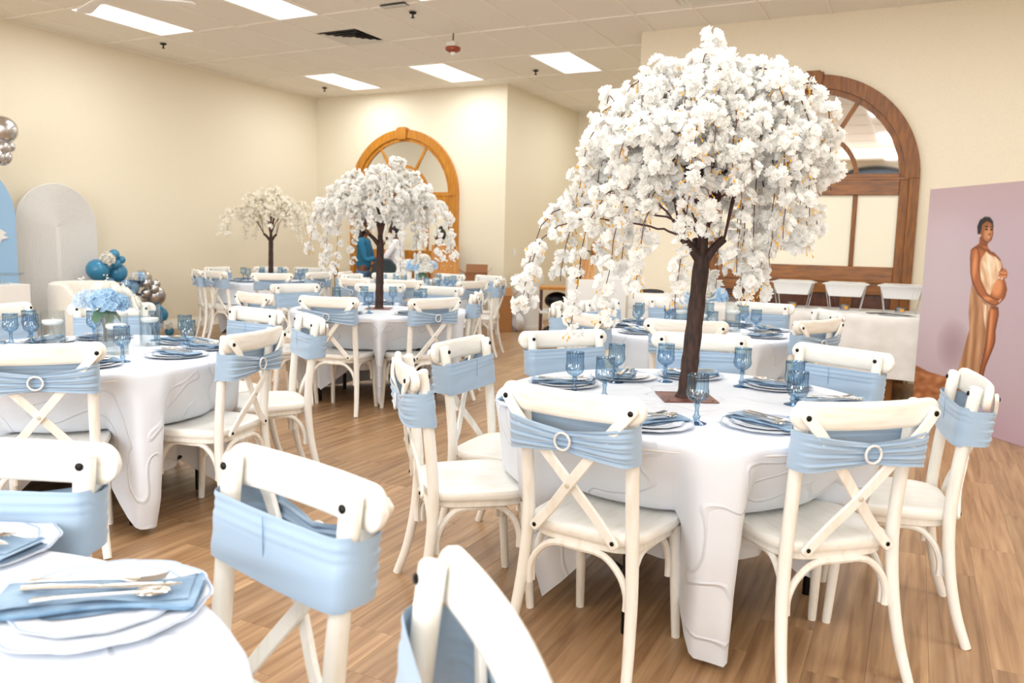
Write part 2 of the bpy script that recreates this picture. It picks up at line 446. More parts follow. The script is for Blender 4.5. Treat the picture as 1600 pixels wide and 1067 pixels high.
for a in range(len(xs) - 1):
    for b in range(len(ys) - 1):
        x0, x1, y0, y1 = xs[a], xs[a + 1], ys[b], ys[b + 1]; cx, cy = (x0 + x1) / 2, (y0 + y1) / 2
        hit = [p for p in panel_cells if abs(p[0] - cx) < 0.3 and abs(p[1] - cy) < 0.62]
        if hit and x1 - x0 > 0.5 and y1 - y0 > 1.1: PANELS.append((cx, cy, x1 - x0, y1 - y0)); continue
        if x0 < VENT[0] < x1 and y0 < VENT[1] < y1:
            cuts = [(y0, 7.80), (8.42, y1)] if y1 > 8.45 else [(y0, 7.80)]
            cuts = [(y0, y1 - TU)]
            VENTC = (cx, y1 - TU / 2)
        else: cuts = [(y0, y1)]
        for (u0, u1) in cuts:
            w, l = round(x1 - x0 - 0.016, 3), round(u1 - u0 - 0.016, 3)
            if w <= 0.02 or l <= 0.02: continue
            vis = in_view(cx, (u0 + u1) / 2, HC, 160)
            inroom = (cy < YB and (cx < XR0 or cy < YR)) or (XC < cx < XR0)
            if vis and inroom and ntile < 290:
                key = (w, l)
                if key not in tmesh:
                    tmesh[key] = MB().b2((-w / 2, -l / 2, 0), (w / 2, l / 2, 0.015)).data('ceiling_tile', M_tile, fixn=False)
                inst('ceiling_tile', tmesh[key], ceil, (cx, (u0 + u1) / 2, HC + 0.006 + rnd.uniform(0, 0.002))); ntile += 1
            else:
                trest.b2((cx - w / 2, (u0 + u1) / 2 - l / 2, HC + 0.006), (cx + w / 2, (u0 + u1) / 2 + l / 2, HC + 0.02))
tag(trest.build('ceiling_tile_field', M_tile, ceil), kind='stuff')

# recessed light panels
lens_me = MB().b2((-TU / 2 + 0.035, -TU + 0.03, 0.004), (TU / 2 - 0.035, TU - 0.03, 0.012)).data('diffuser', M_lens)
fr_mb = MB(); A, B_ = TU / 2 - 0.012, TU - 0.012
for s in (-1, 1):
    fr_mb.b2((s * A, -B_, 0.0), (s * (A - 0.024), B_, 0.03)); fr_mb.b2((-A, s * B_, 0.0), (A, s * (B_ - 0.02), 0.03))
fr_me = fr_mb.data('frame', M_white)
def plabel(x, y):
    P = {(-8, 6): 'left light panel in the front ceiling row, crossed by a fan blade', (-6, 6): 'second light panel from left, cut by top edge of the photo',
         (-4, 6): 'light panel whose corner just shows at the top edge', (-8, 10): 'leftmost of the far ceiling light panels, above the small arch',
         (-6, 10): 'middle far ceiling light panel above the wall corner', (-4, 10): 'far ceiling light panel nearest the big tree top',
         (-4, 12): 'ceiling light panel in the recess behind the tree crown'}
    return P.get((int(x), int(y)))
for (cx, cy, w, l) in PANELS:
    lb = plabel(cx, cy)
    t = thing('ceiling_light', lb or 'ceiling light out of the picture, %.1f m across, %.1f m along' % (cx - XL, cy - YF), 'ceiling light', (cx, cy, HC - 0.002), 0, 'ceiling light panels' if lb else 'ceiling light panels out of view')
    inst('diffuser', lens_me, t); inst('frame', fr_me, t)

# air vent: nested square louvres
def vent(c, label, s=0.6):
    t = thing('ceiling_vent', label, 'vent', (c[0], c[1], HC - 0.004))
    MB().b2((-s / 2, -s / 2, 0.02), (s / 2, s / 2, 0.026)).build('backing', M_dark, t)
    for k, (h, dz) in enumerate([(s / 2, 0.0), (s / 2 - 0.07, -0.004), (s / 2 - 0.14, -0.006), (s / 2 - 0.2, -0.006)]):
        m = MB(); h2 = h - 0.045
        vs = [(h * a, h * b, dz) for a, b in ((-1, -1), (1, -1), (1, 1), (-1, 1))] + [(h2 * a, h2 * b, dz + 0.02) for a, b in ((-1, -1), (1, -1), (1, 1), (-1, 1))]
        m.add(vs, [(i, (i + 1) % 4, (i + 1) % 4 + 4, i + 4) for i in range(4)])
        if k == 3: m.add([(h2 * a, h2 * b, dz + 0.004) for a, b in ((-1, -1), (1, -1), (1, 1), (-1, 1))], [(0, 1, 2, 3)])
        m.build('louvre', M_vent, t, ang=10)
vent(VENTC, 'square ceiling air vent with nested louvres in front of the far lights')
vent((-2.02, 7.98), 'square ceiling vent at the top edge above the big tree')

def sprinkler(x, y, label):
    t = thing('fire_sprinkler', label, 'sprinkler', (x, y, HC - 0.004), 0, 'ceiling sprinklers')
    MB().lathe([(0.04, 0), (0.036, -0.01), (0.012, -0.014)], 16).build('escutcheon', M_dark, t)
    MB().lathe([(0.009, -0.012), (0.009, -0.045), (0.02, -0.05), (0.022, -0.055), (0.004, -0.06)], 12).build('sprinkler_head', M_bolt, t)
for x, y, l in [(-8.726, 7.448, 'ceiling sprinkler by the left light panel'), (-8.716, 10.548, 'ceiling sprinkler in the far left corner'),
                (-4.972, 7.454, 'ceiling sprinkler beside the dark grille at the top'), (-4.976, 10.545, 'ceiling sprinkler above the recess corner')]:
    sprinkler(x, y, l)
t = thing('ceiling_grille', 'small dark grille at the top edge of the ceiling', 'vent', (-5.0, 7.16, HC - 0.004))
m = MB(); m.b2((-0.15, -0.05, -0.006), (0.15, 0.05, 0)); m.build('backing', M_dark, t)
for k in range(3): MB().box((0, -0.03 + 0.03 * k, -0.012), (0.3, 0.006, 0.012)).build('slat', M_vent, t)
t = thing('speaker_clip', 'tiny grey clip on the ceiling between the two front lights', 'fitting', (-7.1, 7.18, HC - 0.004))
MB().box((0, 0, -0.008), (0.14, 0.03, 0.012)).build('clip', M_tbar, t, bev=0.003)
# hanging detector with orange ring and clear bulb
M_orange = mat('orange_plastic', rgb(150, 62, 28), 0.4)
t = thing('pendant_sensor', 'small pendant sensor with orange ring and clear bulb under the ceiling', 'sensor', (-4.99, 8.32, HC))
MB().tube([(0, 0, -0.004), (0, 0, -0.11)], 0.007).build('rod', M_bolt, t)
MB().lathe([(0.02, -0.002), (0.02, -0.008), (0.006, -0.012)], 12).build('ceiling_cap', M_tbar, t)
MB().box((0, 0, -0.14), (0.12, 0.12, 0.06)).build('housing', M_vent, t, bev=0.008)
MB().lathe([(0.04, -0.165), (0.085, -0.17), (0.09, -0.185), (0.085, -0.205), (0.05, -0.225)], 24).build('orange_ring', M_orange, t)
MB().ball((0, 0, -0.235), 0.03).build('bulb', M_white, t)

# ceiling fan whose blades show at the top edge
t = thing('ceiling_fan', 'white ceiling fan at the top left, only two blade tips in view', 'ceiling fan', (-6.15, 4.68, 3.28))
MB().tube([(0, 0, 0.48), (0, 0, 0.08)], 0.015).build('down_rod', M_white, t)
MB().lathe([(0.06, 0.486), (0.05, 0.44), (0.016, 0.42)], 20).build('canopy', M_white, t)
MB().lathe([(0.001, 0.1), (0.07, 0.09), (0.11, 0.05), (0.11, 0.0), (0.07, -0.03), (0.001, -0.035)], 28).build('motor', M_white, t)
for k, a in enumerate((42, 158, 280)):
    q = radians(a)
    vs = [(0.10, -0.03), (0.62, -0.062), (0.68, -0.05), (0.70, 0.0), (0.68, 0.05), (0.62, 0.062), (0.10, 0.03)]
    MB().prism([(x * cos(q) - y * sin(q), x * sin(q) + y * cos(q)) for x, y in vs], 0.0, 0.012).build('blade', M_white, t)

# ------------------------------------------------------------------ arched doors
def arch_pts(R, cx, zs, n, z_bottom=None):
    P = [(cx + R * cos(a), zs + R * sin(a)) for a in [pi * k / n for k in range(n + 1)]]
    if z_bottom is not None: P = [(cx + R, z_bottom)] + P + [(cx - R, z_bottom)]
    return P
def arch_door(name, cx, yw, mats, label):
    """yw = wall face, door stands proud towards -y"""
    mo, moh, md, mg, mp = mats
    zs = 2.07; R = 1.065
    root = bpy.data.objects.new(name, None); COL.objects.link(root); root.location = (cx, yw, 0); root['kind'] = 'structure'; root['label'] = label
    n = 40
    MB().ringstrip(arch_pts(R, 0, zs, n), arch_pts(0.93, 0, zs, n), -0.06, 0).build('arch_casing', mo, root, ang=30)
    MB().ringstrip(arch_pts(0.93, 0, zs, n), arch_pts(0.872, 0, zs, n), -0.035, 0).build('inner_arch', mo, root, ang=30)
    for s in (-1, 1):
        MB().b2((s * R, -0.058, 0), (s * 0.97, 0, zs)).build('jamb', mo, root, bev=0.004)
        MB().b2((s * 0.97, -0.04, 0), (s * 0.885, 0, zs + 0.03)).build('stile', mo, root, bev=0.003)
    # stepped keystone
    k = MB(); k.prism([(-0.075, zs + 0.90), (0.075, zs + 0.90), (0.10, zs + 1.05), (0.10, zs + 1.085), (0.07, zs + 1.085), (0.07, zs + 1.10), (-0.07, zs + 1.10), (-0.07, zs + 1.085), (-0.10, zs + 1.085), (-0.10, zs + 1.05)], -0.09, 0, 'y')
    k.build('keystone', mo, root, bev=0.004)
    # fan: hub arc and spokes
    MB().ringstrip(arch_pts(0.50, 0, zs, 30), arch_pts(0.455, 0, zs, 30), -0.03, 0).build('fan_arc', mo, root, ang=30)
    for a in (60, 120):
        c, s = cos(radians(a)), sin(radians(a)); mid = (0.497 + 0.874) / 2
        MB().box((0, 0, 0), (0.374, 0.03, 0.045), M=Matrix.Rotation(-radians(a), 3, 'Y')).build('fan_spoke', mo, root, bev=0.004).location = (mid * c, -0.015, zs + mid * s)
    MB().prism(arch_pts(0.455, 0, zs, 24), -0.012, -0.006, 'y').build('fan_pane', mg, root)
    for a0, a1 in ((0, 60), (60, 120), (120, 180)):
        A = [radians(a0 + (a1 - a0) * i / 14) for i in range(15)]
        pts = [(0.874 * cos(a), zs + 0.874 * sin(a)) for a in A] + [(0.498 * cos(a), zs + 0.498 * sin(a)) for a in reversed(A)]
        MB().prism(pts, -0.012, -0.006, 'y').build('fan_pane', mg, root)
    MB().b2((-0.885, -0.045, 1.905), (0.885, 0, 2.12)).build('transom', moh, root, bev=0.005)
    MB().b2((-0.97, -0.05, 2.055), (0.97, 0, 2.085)).build('transom_bead', moh, root, bev=0.004)
    for s in (-1, 1): MB().b2((s * 0.46, -0.035, 1.177), (s * 0.505, 0, 1.905)).build('mullion', mo, root, bev=0.004)
    for x0, x1 in ((-0.885, -0.505), (-0.46, 0.46), (0.505, 0.885)):
        MB().b2((x0, -0.012, 1.177), (x1, -0.004, 1.905)).build('pane', mp, root)
    MB().b2((-0.885, -0.045, 1.03), (0.885, 0, 1.177)).build('lock_rail', moh, root, bev=0.005)
    MB().b2((-0.90, -0.065, 1.015), (0.90, 0, 1.035)).build('rail_ledge', moh, root, bev=0.003)
    MB().b2((-0.885, -0.04, 0.89), (0.885, 0, 1.015)).build('apron_rail', moh, root, bev=0.003)
    MB().b2((-0.885, -0.04, 0.0), (0.885, 0, 0.16)).build('bottom_rail', moh, root, bev=0.003)
    for s in (-1, 1): MB().b2((s * 0.40, -0.04, 0.16), (s * 0.52, 0, 0.89)).build('panel_stile', mo, root, bev=0.003)
    for x0, x1 in ((-0.885, -0.52), (-0.40, 0.40), (0.52, 0.885)):
        m = MB(); m.b2((x0, -0.008, 0.16), (x1, 0, 0.89)); m.b2((x0 + 0.06, -0.022, 0.22), (x1 - 0.06, -0.008, 0.83))
        m.build('panel', md, root, bev=0.006)
    return root
arch_door('door_1', -1.105, YR, (M_oak, M_oakh, M_oakd, M_mirror, M_panel), 'dark oak arched doorway with mirrored fanlight behind the buffet')
arch_door('door_2', -7.69, YB, (M_oak2, M_oak2, M_oak2, M_mirror, M_panel), 'golden oak arched doorway on the far wall behind the middle tree')
# arched shop window on the rear wall (shows as a reflection in the fanlight)
w = bpy.data.objects.new('window_1', None); COL.objects.link(w); w.location = (-1.2, YF, 0); w['kind'] = 'structure'; w.rotation_euler = (0, 0, pi)
MB().ringstrip(arch_pts(1.97, 0, 1.64, 40, 0.2), arch_pts(1.87, 0, 1.64, 40, 0.2), -0.08, 0).build('window_frame', M_bolt, w, ang=30)
MB().prism(arch_pts(1.88, 0, 1.64, 40, 0.2), -0.03, -0.01, 'y').build('pane', M_glassdark, w)
for a in (-0.7, 0.7): MB().b2((a - 0.02, -0.06, 0.2), (a + 0.02, 0, 3.35)).build('mullion', M_bolt, w)

# light switch plates
t = tag(MB().b2((XC, 11.62, 1.12), (XC + 0.008, 11.70, 1.24)).build('light_switch', M_white, bev=0.003), 'white switch plate on the recess side wall', 'switch')

# ------------------------------------------------------------------ crossback chair
def seat_outline(n=40):
    P = []
    for i in range(n):
        a = 2 * pi * i / n
        c, s = cos(a), sin(a)
        e = 0.62 if s > 0 else 0.45
        x = abs(c) ** e * (1 if c > 0 else -1); y = abs(s) ** e * (1 if s > 0 else -1)
        w = 0.205 + 0.028 * (y + 1) / 2
        P.append((x * w, 0.005 + y * 0.208))
    return P
def loft(mb, outline, rings, cap=True):
    n = len(outline); vs = []; fs = []
    for sc, z in rings: vs += [(p[0] * sc, p[1] * sc, z) for p in outline]
    for j in range(len(rings) - 1):
        for i in range(n): fs.append((j * n + i, j * n + (i + 1) % n, (j + 1) * n + (i + 1) % n, (j + 1) * n + i))
    if cap: fs += [tuple(range(n))[::-1], tuple((len(rings) - 1) * n + i for i in range(n))]
    return mb.add(vs, fs)
def bez(P, n):
    out = []
    P = [Vector(p) for p in P]
    m = len(P) - 1
    for i in range(m):
        p0 = P[max(i - 1, 0)]; p1 = P[i]; p2 = P[i + 1]; p3 = P[min(i + 2, m)]
        for k in range(n):
            t = k / n
            out.append(0.5 * ((2 * p1) + (p2 - p0) * t + (2 * p0 - 5 * p1 + 4 * p2 - p3) * t * t + (3 * p1 - p0 - 3 * p2 + p3) * t ** 3))
    out.append(P[-1]); return out
def bolt_mb(c, d, r=0.0085, h=0.007):
    """round bolt head at c, pointing along y sign d"""
    mb = MB(); pr = [(0, h), (r * 0.6, h * 0.92), (r, h * 0.5), (r, 0)]
    n = 12; vs = []; fs = []
    for rr, hh in pr:
        for k in range(n):
            a = 2 * pi * k / n; vs.append((c[0] + max(rr, 1e-4) * cos(a), c[1] + d * hh, c[2] + max(rr, 1e-4) * sin(a)))
    for i in range(3):
        for k in range(n): fs.append((i * n + k, i * n + (k + 1) % n, (i + 1) * n + (k + 1) % n, (i + 1) * n + k))
    return mb.add(vs, fs)
def make_chair():
    t = thing('dining_chair', 'x', 'chair')
    o = seat_outline()
    m = MB(); loft(m, o, [(0.93, 0.427), (0.985, 0.430), (1.0, 0.438), (1.0, 0.450), (0.985, 0.458), (0.95, 0.4615), (0.8, 0.4605), (0.45, 0.4565)])
    m.build('seat', M_seat, t)
    m = MB(); loft(m, o, [(0.90, 0.398), (0.92, 0.402), (0.92, 0.427), (0.90, 0.428)]); m.build('seat_frame', M_wood, t)
    # legs
    for s in (-1, 1):
        P = bez([(s * 0.225, -0.262, 0.0), (s * 0.212, -0.222, 0.12), (s * 0.200, -0.192, 0.28), (s * 0.190, -0.182, 0.45), (s * 0.188, -0.192, 0.60), (s * 0.191, -0.209, 0.75), (s * 0.194, -0.226, 0.895)], 4)
        k = len(P); m = MB(); m.tube(P, [0.0165 + 0.0045 * min(1, i / (k * 0.45)) for i in range(k)], 12)
        m.tube([P[-1], P[-1] + Vector((0, -0.001, 0.006)), P[-1] + Vector((0, -0.002, 0.009))], [0.021, 0.017, 0.008], 12)
        m.build('rear_leg', M_wood, t)
        P = bez([(s * 0.192, 0.186, 0.0), (s * 0.186, 0.172, 0.2), (s * 0.180, 0.160, 0.41)], 5)
        MB().tube(P, [0.0150 + 0.0006 * i for i in range(len(P))], 12).build('front_leg', M_wood, t)
    # bentwood arches under the seat
    def arch(a, b, ztop, name):
        A = Vector(a); B = Vector(b); pts = []
        for i in range(17):
            u = i / 16; e = abs(2 * u - 1); zz = ztop - (ztop - A.z) * (max(0, (e - 0.35) / 0.65) ** 2.2)
            side = 0.0
            q = A.lerp(B, 0.5 + (u - 0.5) * (1 if e < .99 else 1)); q.z = zz; pts.append(q)
        # steepen the ends
        ends = [Vector((A.x, A.y, A.z - 0.07)), Vector((A.x, A.y, A.z - 0.02))]; ende = [Vector((B.x, B.y, B.z - 0.02)), Vector((B.x, B.y, B.z - 0.07))]
        MB().tube(bez(ends + pts[1:-1:2] + ende, 3), 0.0115, 8).build(name, M_wood, t)
    arch((-0.178, -0.186, 0.30), (0.178, -0.186, 0.30), 0.392, 'leg_brace')
    arch((-0.164, 0.160, 0.30), (0.164, 0.160, 0.30), 0.392, 'leg_brace')
    for s in (-1, 1): arch((s * 0.181, -0.166, 0.30), (s * 0.170, 0.142, 0.30), 0.392, 'leg_brace')
    # curved top rail
    def ry(x): return -0.252 - 0.026 * (1 - (x / 0.25) ** 2)
    XS = [-0.251, -0.2495, -0.247, -0.243, -0.238, -0.231, -0.222, -0.209] + [-0.19 + 0.38 * q / 14 for q in range(15)] + [0.209, 0.222, 0.231, 0.238, 0.243, 0.247, 0.2495, 0.251]
    NX, NK = len(XS), 14; vs = []; fs = []
    for i in range(NX):
        x = XS[i]
        e = max(0.0, (abs(x) - 0.209) / 0.042); hh = 0.0415 * sqrt(max(1 - e * e, 0.0)) + 0.0015; th = 0.0145 * (1 - 0.3 * e * e)
        for k in range(NK):
            a = 2 * pi * k / NK; c, s_ = cos(a), sin(a)
            yy = th * abs(c) ** 0.6 * (1 if c > 0 else -1); zz = hh * abs(s_) ** 0.55 * (1 if s_ > 0 else -1)
            vs.append((x, ry(x) + yy - zz * 0.10, 0.872 + zz - 0.004 * (1 - (x / 0.25) ** 2)))
    for i in range(NX - 1):
        for k in range(NK): fs.append((i * NK + k, i * NK + (k + 1) % NK, (i + 1) * NK + (k + 1) % NK, (i + 1) * NK + k))
    fs += [tuple(range(NK))[::-1], tuple((NX - 1) * NK + k for k in range(NK))]
    rail = MB().add(vs, fs).build('top_rail', M_rail, t)
    for s in (-1, 1): tag(bolt_mb((s * 0.194, -0.205, 0.879), 1).build('bolt', M_bolt, rail), 'small black bolt')
    # crossed straps
    for s in (-1, 1):
        P = [Vector((s * 0.218, -0.282, 0.869)), Vector((s * 0.170, -0.288, 0.815)), Vector((s * 0.10, -0.272 - 0.004 * s, 0.732)), Vector((0, -0.247 - 0.007 * s, 0.610)), Vector((-s * 0.08, -0.222 - 0.004 * s, 0.512)), Vector((-s * 0.141, -0.216, 0.444))]
        Q = bez(P, 4); d0 = (Q[0] - Q[1]).normalized(); d1 = (Q[-1] - Q[-2]).normalized()
        Q = [Q[0] + d0 * 0.018] + [Q[0] + d0 * 0.011] + Q + [Q[-1] + d1 * 0.011] + [Q[-1] + d1 * 0.018]
        w = [0.010, 0.0158] + [0.0165] * (len(Q) - 4) + [0.015, 0.009]
        b = MB().tube(Q, 0.006, 4, ry=w, up=(0, 1, 0)).build('cross_brace', M_wood, t, bev=0.0025)
        tag(bolt_mb((s * 0.218, -0.287, 0.869), -1).build('bolt', M_bolt, b), 'small black bolt')
        tag(bolt_mb((-s * 0.141, -0.222, 0.446), -1, 0.007, 0.005).build('bolt', M_bolt, b), 'small black bolt')
    tag(bolt_mb((0, -0.261, 0.610), -1, 0.008, 0.004).build('wood_button', M_plug, t))
    # stretch sash: flat band in front, gathered towards a ring behind
    loop = [(0.0, -0.170), (0.10, -0.172), (0.185, -0.176), (0.209, -0.188), (0.219, -0.212), (0.219, -0.245), (0.207, -0.275), (0.175, -0.290), (0.12, -0.2935), (0.06, -0.290), (0.0, -0.282)]
    half = bez([(a, b, 0) for a, b in loop], 4)
    full = [(p.x, p.y) for p in half] + [(-p.x, p.y) for p in reversed(half[1:-1])]
    nU = len(full); nV = 34; vs = []; fs = []
    for j in range(nV):
        v = j / (nV - 1)
        for i, (x, y) in enumerate(full):
            back = max(0.0, min(1.0, (-y - 0.215) / 0.05)) * (1 if y < -0.2 else 0)
            g = back * (1 - min(abs(x) / 0.20, 1.0)) ** 0.8           # gather near the ring
            z0, z1 = 0.703, 0.822
            if y > -0.2: z0, z1 = 0.698, 0.832
            zc = 0.757; hgt0 = z0 + (zc - 0.034 - z0) * g; hgt1 = z1 + (zc + 0.030 - z1) * g
            z = hgt0 + (hgt1 - hgt0) * v
            fold = (0.0042 * sin(v * 25 + 2.3 * sin(x * 9)) + 0.0030 * sin(v * 47 + 5 * x + 1) + 0.0018 * sin(v * 71 - 9 * x)) * back * (0.45 + 0.55 * (1 - min(abs(x) / 0.22, 1)))
            if back < 0.2: fold = 0.0011 * sin(v * 15 + x * 12) + 0.0012 * sin(v * 44 + x * 6) * (v > 0.6)
            lean = (z - 0.76) * -0.10
            nx = 1 if x > 0 else -1
            vs.append((x, y + lean - fold, z))
    for j in range(nV - 1):
        for i in range(nU): fs.append((j * nU + i, j * nU + (i + 1) % nU, (j + 1) * nU + (i + 1) % nU, (j + 1) * nU + i))
    sash = MB().add(vs, fs).build('sash', M_sash, t, ang=180, fixn=True)
    MB().b2((-0.0008, -0.1695, 0.702), (0.0008, -0.1680, 0.828)).build('seam', M_napkin, sash)
    tag(MB().torus((0, -0.298, 0.756), 0.0265, 0.0042, 28, 8, Matrix.Rotation(pi / 2, 3, 'X')).build('sash_ring', M_ring, t), 'round sparkling rhinestone ring')
    return t
CHAIRS = [
 ('T1', -0.872, 2.487, -0.147, 'front left seat seen from behind'), ('T1', -0.270, 2.752, 0.724, 'front right seat seen from behind'),
 ('T1', -0.042, 3.237, 1.704, 'right seat beside the poster'), ('T1', -0.400, 3.644, 2.628, 'back right seat facing camera'),
 ('T1', -0.898, 3.784, 3.318, 'back middle seat behind the trunk'), ('T1', -1.367, 3.577, 4.059, 'back left seat facing camera'),
 ('T1', -1.547, 3.109, -1.539, 'far aisle seat'), ('T1', -1.461, 2.623, -0.853, 'near aisle seat'),
 ('T2', -1.739, 5.034, -0.599, 'left seat seen from behind'), ('T2', -1.980, 5.931, -1.843, 'back left seat'),
 ('T2', -1.260, 5.001, 0.200, 'front middle seat behind the trunk'), ('T2', -1.706, 6.449, 3.536, 'rear seat left of trunk'),
 ('T2', -1.133, 6.417, 2.906, 'rear seat right of trunk'), ('T2', -0.751, 5.464, 1.114, 'front right seat'), ('T2', -0.774, 6.046, 1.996, 'right seat near the buffet'),
 ('T2', -2.10, 5.52, -1.30, 'leftmost seat on the aisle'),
 ('T4', -3.998, 5.056, 0.210, 'front left seat seen from behind'), ('T4', -3.523, 5.350, 1.207, 'front right seat seen from behind'),
 ('T4', -4.990, 5.787, 4.310, 'back left seat'), ('T4', -4.547, 4.970, -0.241, 'left seat'), ('T4', -4.574, 6.329, 3.755, 'back seat left of trunk'),
 ('T4', -4.059, 6.338, 3.095, 'back seat right of trunk'), ('T4', -3.618, 6.005, 1.984, 'right seat on the aisle'),
 ('T7', -5.956, 8.601, 4.084, 'back left seat'), ('T7', -5.544, 8.932, 2.970, 'back middle seat'), ('T7', -5.494, 7.439, -0.182, 'front left seat'),
 ('T7', -6.011, 8.121, -1.417, 'leftmost seat'), ('T7', -5.065, 7.623, 0.180, 'front middle seat'), ('T7', -4.646, 7.892, 1.315, 'front right seat'),
 ('T7', -4.640, 8.419, 1.871, 'right aisle seat'), ('T7', -5.034, 8.992, 2.834, 'back right seat by boxes'),
 ('T5', -8.059, 7.628, -0.575, 'leftmost seat by the wall'), ('T5', -8.477, 8.280, -1.501, 'back left seat'), ('T5', -7.697, 7.547, -0.234, 'front left seat'),
 ('T5', -8.228, 8.786, 3.934, 'back seat behind the trunk'), ('T5', -7.122, 7.626, 0.705, 'front middle seat'), ('T5', -7.900, 9.082, 3.507, 'back right seat'),
 ('T5', -7.106, 8.173, 1.553, 'front right seat'), ('T5', -7.027, 8.535, 1.943, 'rightmost seat'),
 ('T3', -3.272, 2.152, 0.830, 'front seat seen from behind'), ('T3', -4.632, 2.979, 4.967, 'back left seat'), ('T3', -4.305, 3.237, 4.033, 'back seat behind the flowers'),
 ('T3', -3.633, 3.448, 2.982, 'back right seat'), ('T3', -3.002, 2.763, 1.792, 'right seat'), ('T3', -3.161, 3.320, 2.519, 'outer right seat on the aisle'),
 ('T0', -1.102, 0.936, 2.903, 'right back seat'), ('T0', -0.609, 0.627, 2.320, 'seat cut by bottom edge'), ('T0', -1.579, 0.764, 3.540, 'left back seat'),
]
TNAME = {'T1': 'nearest blossom tree table', 'T2': 'candle table behind tree', 'T3': 'left hydrangea table', 'T4': 'middle blossom tree table',
         'T5': 'farthest blossom tree table', 'T7': 'flower table by small arch', 'T0': 'near left corner table'}
proto = make_chair()
first = True
for (tb, x, y, rz, pos) in CHAIRS:
    c = proto if first else copy_tree(proto)
    first = False
    c.location = (x, y, 0); c.rotation_euler = (0, 0, rz)
    tag(c, 'white crossback chair with blue sash, %s, %s' % (pos, TNAME[tb]), 'chair', 'crossback chairs at the ' + TNAME[tb])

# ------------------------------------------------------------------ round tables and their cloths
TABLES = {'T1': (-0.775, 3.085), 'T2': (-1.381, 5.689), 'T3': (-3.668, 2.611), 'T4': (-4.05, 5.600), 'T5': (-7.75, 8.30), 'T7': (-5.36, 8.203), 'T0': (-1.235, 0.200)}
TR = 0.745
def make_table():
    t = thing('round_table', 'x', 'table')
    MB().lathe([(0.0001, 0.715), (0.725, 0.715), (0.735, 0.722), (0.735, 0.748), (0.725, 0.752), (0.0001, 0.752)], 48).build('tabletop', M_white, t)
    for s in (-1, 1):
        MB().tube(bez([(s * 0.42, -0.28, 0.0), (s * 0.42, -0.28, 0.45), (s * 0.36, -0.27, 0.71)], 4), 0.016, 10).build('leg', M_bolt, t)
        MB().tube(bez([(s * 0.42, 0.28, 0.0), (s * 0.42, 0.28, 0.45), (s * 0.36, 0.27, 0.71)], 4), 0.016, 10).build('leg', M_bolt, t)
        MB().tube([(s * 0.42, -0.28, 0.22), (s * 0.42, 0.28, 0.22)], 0.011, 8).build('leg_brace', M_bolt, t)
    return t
def smooth(a): a = max(0, min(1, a)); return a * a * (3 - 2 * a)
